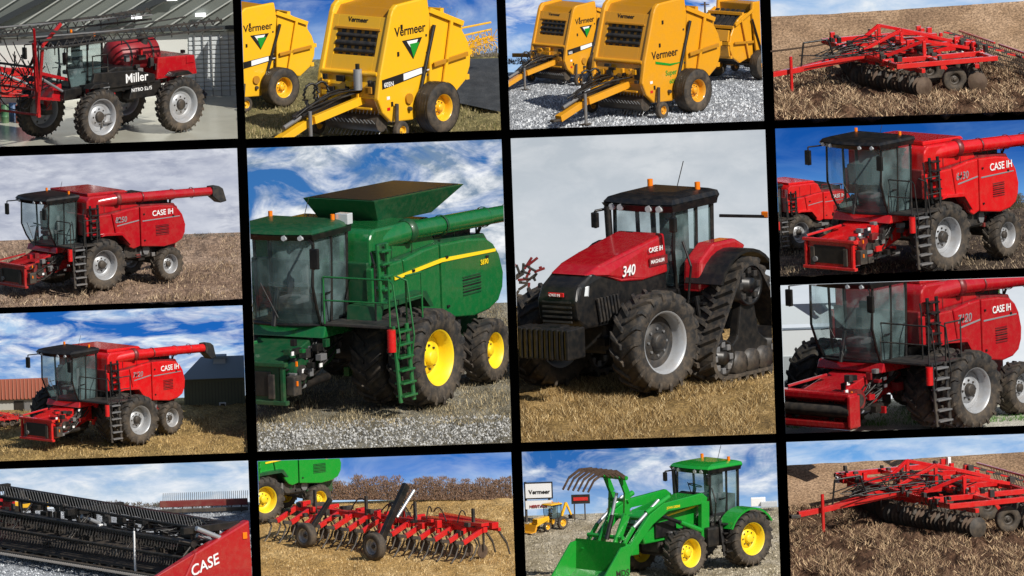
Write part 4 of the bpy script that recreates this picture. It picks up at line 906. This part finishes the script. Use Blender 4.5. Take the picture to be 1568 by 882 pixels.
tractor(p,.95,R(55),(1005,602),RED,'tracked_tractor',tracks=True,fr=.84,yt=1.02,wb=2.1,cabx=(-2.35,-1.2),cw=.58,ctop=3.02)
# ---- P13
p=pans[13];p.sky(hor='#9cc2ea',zen='#2f6db8',cl='#eef2f7',cl2='#a4bbd6',cov=.5,scale=.85,soft=.12,stretch=2.6,seed=52)
p.ground(gmat('gravel_yard','#82775f','#a59a84','#c2b8a5',3,1,40),.03);p.stones(5000,['#8f866f','#bdb39e','#6e6552'],.01,.028)
p.straw(6000,['#b0a07a','#8e805c'],.008,.03,.6,.005,patch=2.5)
twigs(p,930,1190,786,6,['#6a6258','#7c7468'],2000)
m=M();yy=p.yb-.7
for x in(806,842):q=p.at(x,790,yy);m.cyl((q.x,yy,p.zg),(q.x,yy,p.at(x,738,yy).z),.02,DK,8)
boxpx(m,p,803,738,846,765,yy-.03,.06,BLK,.005);boxpx(m,p,805,740,844,763,yy-.045,.02,WHT);boxpx(m,p,805,766,846,780,yy-.04,.05,WHT)
q=p.at(824,754,yy-.05);m.text('Vermeer',q+Vector((.02,0,-.02)),.09,BLK,xd=(1,0,0),ctr=True);q=p.at(825,777,yy-.05);m.text('HERITAGE',q,.06,RED,xd=(1,0,0),ctr=True);m.finish('dealership_sign',p)
m=M();q=p.at(888,790,yy);m.cyl((q.x-.08,yy,p.zg),(q.x-.08,yy,p.zg+.25),.012,DK,6);m.cyl((q.x+.08,yy,p.zg),(q.x+.08,yy,p.zg+.25),.012,DK,6);boxpx(m,p,875,757,903,772,yy-.03,.04,BLK,.005);boxpx(m,p,878,761,900,767,yy-.04,.02,RED2);m.finish('billboard',p)
m=M();
for x,r in((0,.5),(-2.2,.7)):
    for y in(-.9,.9):m.wheel((x,y,r),r,.35,r*.55,YEL,1 if y>0 else -1,14)
m.prism([(.9,.8),(.9,1.35),(-.8,1.5),(-.8,.8)],-.4,.4,YEL,.05);cabin(m,-2.3,-.9,1.2,2.8,.65,BLK,YEL,.2,.1,mir=.5)
m.beam((-.6,.6,1.3),(1.6,.6,.6),.1,.2,YEL);m.beam((-.6,-.6,1.3),(1.6,-.6,.6),.1,.2,YEL);m.prism([(1.6,.9),(1.9,.2),(2.5,.1),(2.4,.05),(1.7,.1),(1.5,.5)],-1.0,1.0,YEL2,.01)
m.beam((-2.8,0,1.0),(-3.6,0,2.6),.2,.25,YEL);m.beam((-3.6,0,2.6),(-4.3,0,1.2),.15,.2,YEL);m.prism([(-4.1,1.2),(-4.5,1.3),(-4.6,.8),(-4.2,.8)],-.3,.3,DK);m.finish('backhoe_loader',p,.145,R(42),(0,.9,0),(838,814))
m=M();boxpx(m,p,1150,762,1172,776,p.yb-.3,.1,WHT,.01);boxpx(m,p,1165,768,1190,777,p.yb-.35,.1,flat('shed','#b8bcc0'),.01);m.finish('white_shed',p)
tractor(p,.55,R(44),(1050,882),LGREEN,'tractor_with_front_loader',fr=.66,rr_=.78,rim=RYEL,yt=.98,loader=True,wb=2.35,green=True,cabx=(-2.45,-1.3),cw=.66,ctop=2.95)
# ---- P4, P14
SOIL=lambda:gmat('straw_soil','#2c1f17','#5c4434','#8e735b',2.4,1.4,24)
HILL=gmat('tilled_hill','#6e5846','#8a7159','#a58b72',.9,.4,30,3)
p=pans[4];p.sky(hor='#cfe0f2',zen='#7fb0e4',cl='#f0f4f8',cl2='#d0dfee',cov=.5,scale=.8,soft=.2,seed=61)
p.ground(SOIL(),.14,2.6,name='field');hill(p,[(1170,26),(1300,20),(1480,8),(1600,0)],84,HILL)
pl=[p.at(x,y,p.yb-.5) for x,y in((1180,76),(1240,70),(1300,62),(1350,52),(1372,40),(1378,28))]
mesh('ditch',[tuple(Vector((q.x,p.yb-.06-1.2*(1-min(1,(q.z-p.zg)/.6)) ,q.z+.02+e))) for q in pl for e in(-.012,.012)],[(i*2,i*2+2,i*2+3,i*2+1) for i in range(5)],[flat('ditch_soil','#4a3a2e')])
p.straw(42000,['#b89a78','#7b5f49','#d9bd98','#3c2c20','#664c3a'],.03,.11,1.3,.010,0,.97,name='corn_residue',patch=.8)
harrow(p,.50,R(20),(1392,124),W=3.3,seed=3)
p=pans[14];p.sky(hor='#bcd8f2',zen='#6fa8e4',cl='#eef3f8',cl2='#cfe0f0',cov=.52,scale=.8,soft=.2,seed=66)
p.ground(SOIL(),.16,2.6,name='field');hill(p,[(1190,713),(1350,705),(1480,697),(1600,690)],752,HILL)
p.straw(52000,['#a88a6a','#6f5441','#cdb08a','#35261c','#5c4433'],.03,.12,1.3,.011,0,.97,name='corn_residue',patch=.8)
harrow(p,.53,R(24),(1445,795),W=4.0,seed=5)
# ---- P8
p=pans[8];p.sky(hor='#6aa8e6',zen='#1656ac',cl='#9cc4ec',cl2='#7fb0e4',cov=.62,scale=.6,soft=.2,amt=.3,seed=71)
p.ground(gmat('dark_soil','#2e2722','#4c4138','#6f6052',1.8,1,30),.06)
p.straw(10000,['#8f7e68','#5d5040','#ae9a7e'],.015,.06,.8,.007,patch=1.5)
twigs(p,1190,1250,306,10,['#6a5f50','#7a7060'],900);twigs(p,1500,1568,322,26,['#5a5440','#6c6450','#4a4434'],5000)
combine(p,.28,R(40),(1222,383),col=RED2,label='',auger=False)
combine(p,.545,R(50),(1441,416),col=RED2,label='6130',k=.62,wb=2.95,cw=1.0,ctop=3.95)
# ---- P10
p=pans[10];p.sky(hor='#e4e9ee',zen='#d3dce6',cl='#f0f3f6',cl2='#dfe5ea',cov=.5,scale=.5,soft=.3,seed=81)
p.ground(gmat('concrete_yard','#9a988c','#b0aea2','#c0beb2',2,.3,60),.01)
p.straw(16000,['#4f7a34','#3d6428','#6a9446'],.02,.06,.4,.006,.15,1,name='grass',patch=1.2)
m=M();q0=p.at(1330,610,p.yb-.2);boxpx(m,p,1195,500,1350,618,p.yb-.3,.2,flat('white_shed_wall','#cdd3d6'));
A=p.at(1195,484,p.yb-.3);m.add([(A.x-.1,p.yb-.4,A.z-.12),(q0.x+.1,p.yb-.4,A.z-.12),(q0.x,p.yb-.1,A.z+.15),(A.x-.1,p.yb-.1,A.z+.15)],[(0,1,2,3)],flat('shed_roof','#aab3b8'))
boxpx(m,p,1200,545,1232,600,p.yb-.32,.02,flat('shed_door','#9aa2a6'));m.finish('farm_shed',p)
twigs(p,1470,1568,612,50,['#3f6b2a','#55843a','#2f5220','#6a9a4a'],14000,name='crop_row')
twigs(p,1455,1530,462,34,['#3f6b2a','#55843a','#2f5220'],7000,name='tree_crown')
combine(p,.62,R(50),(1482,658),col=RED,label='7120',dual=True,cw=1.0,ryr=1.7,k=.55,wb=2.7,ctop=3.95,wide=True)
# ================= backboard, world, light, camera
mesh('backboard',[(-14,9,-36),(14,9,-36),(14,9,20),(-14,9,20)],[(0,1,2,3)],[BLKM])
w=bpy.data.worlds.new('World');sc.world=w;w.use_nodes=True;nt=w.node_tree
sk=nt.nodes.new('ShaderNodeTexSky');sk.sky_type='NISHITA';sk.sun_disc=False;bg=nt.nodes['Background'];bg.inputs[1].default_value=.075;nt.links.new(sk.outputs[0],bg.inputs[0])
EL=R(40);AZ=R(40)
sd=Vector((math.sin(AZ)*math.cos(EL),-math.cos(AZ)*math.cos(EL),math.sin(EL)))
sk.sun_elevation=EL;sk.sun_rotation=math.atan2(sd.x,sd.y)
sl=bpy.data.lights.new('sun','SUN');sl.energy=4.9;sl.angle=R(.55);sl.color=(1,.95,.87);so=link(bpy.data.objects.new('sun',sl));so.rotation_euler=sd.to_track_quat('Z','Y').to_euler()
cam=bpy.data.cameras.new('camera');cam.type='ORTHO';cam.ortho_scale=15.68;cam.clip_end=400;co=link(bpy.data.objects.new('camera',cam))
r=Vector((1,0,0));u=Vector((0,SP,CP));d=Vector((0,CP,-SP))
xc=r*math.cos(TH)-u*math.sin(TH);yc=r*math.sin(TH)+u*math.cos(TH)
mt=Matrix((xc,yc,-d)).transposed().to_4x4();mt.translation=-d*110;co.matrix_world=mt;sc.camera=co
sc.view_settings.view_transform='Standard';sc.view_settings.look='None';sc.view_settings.exposure=0
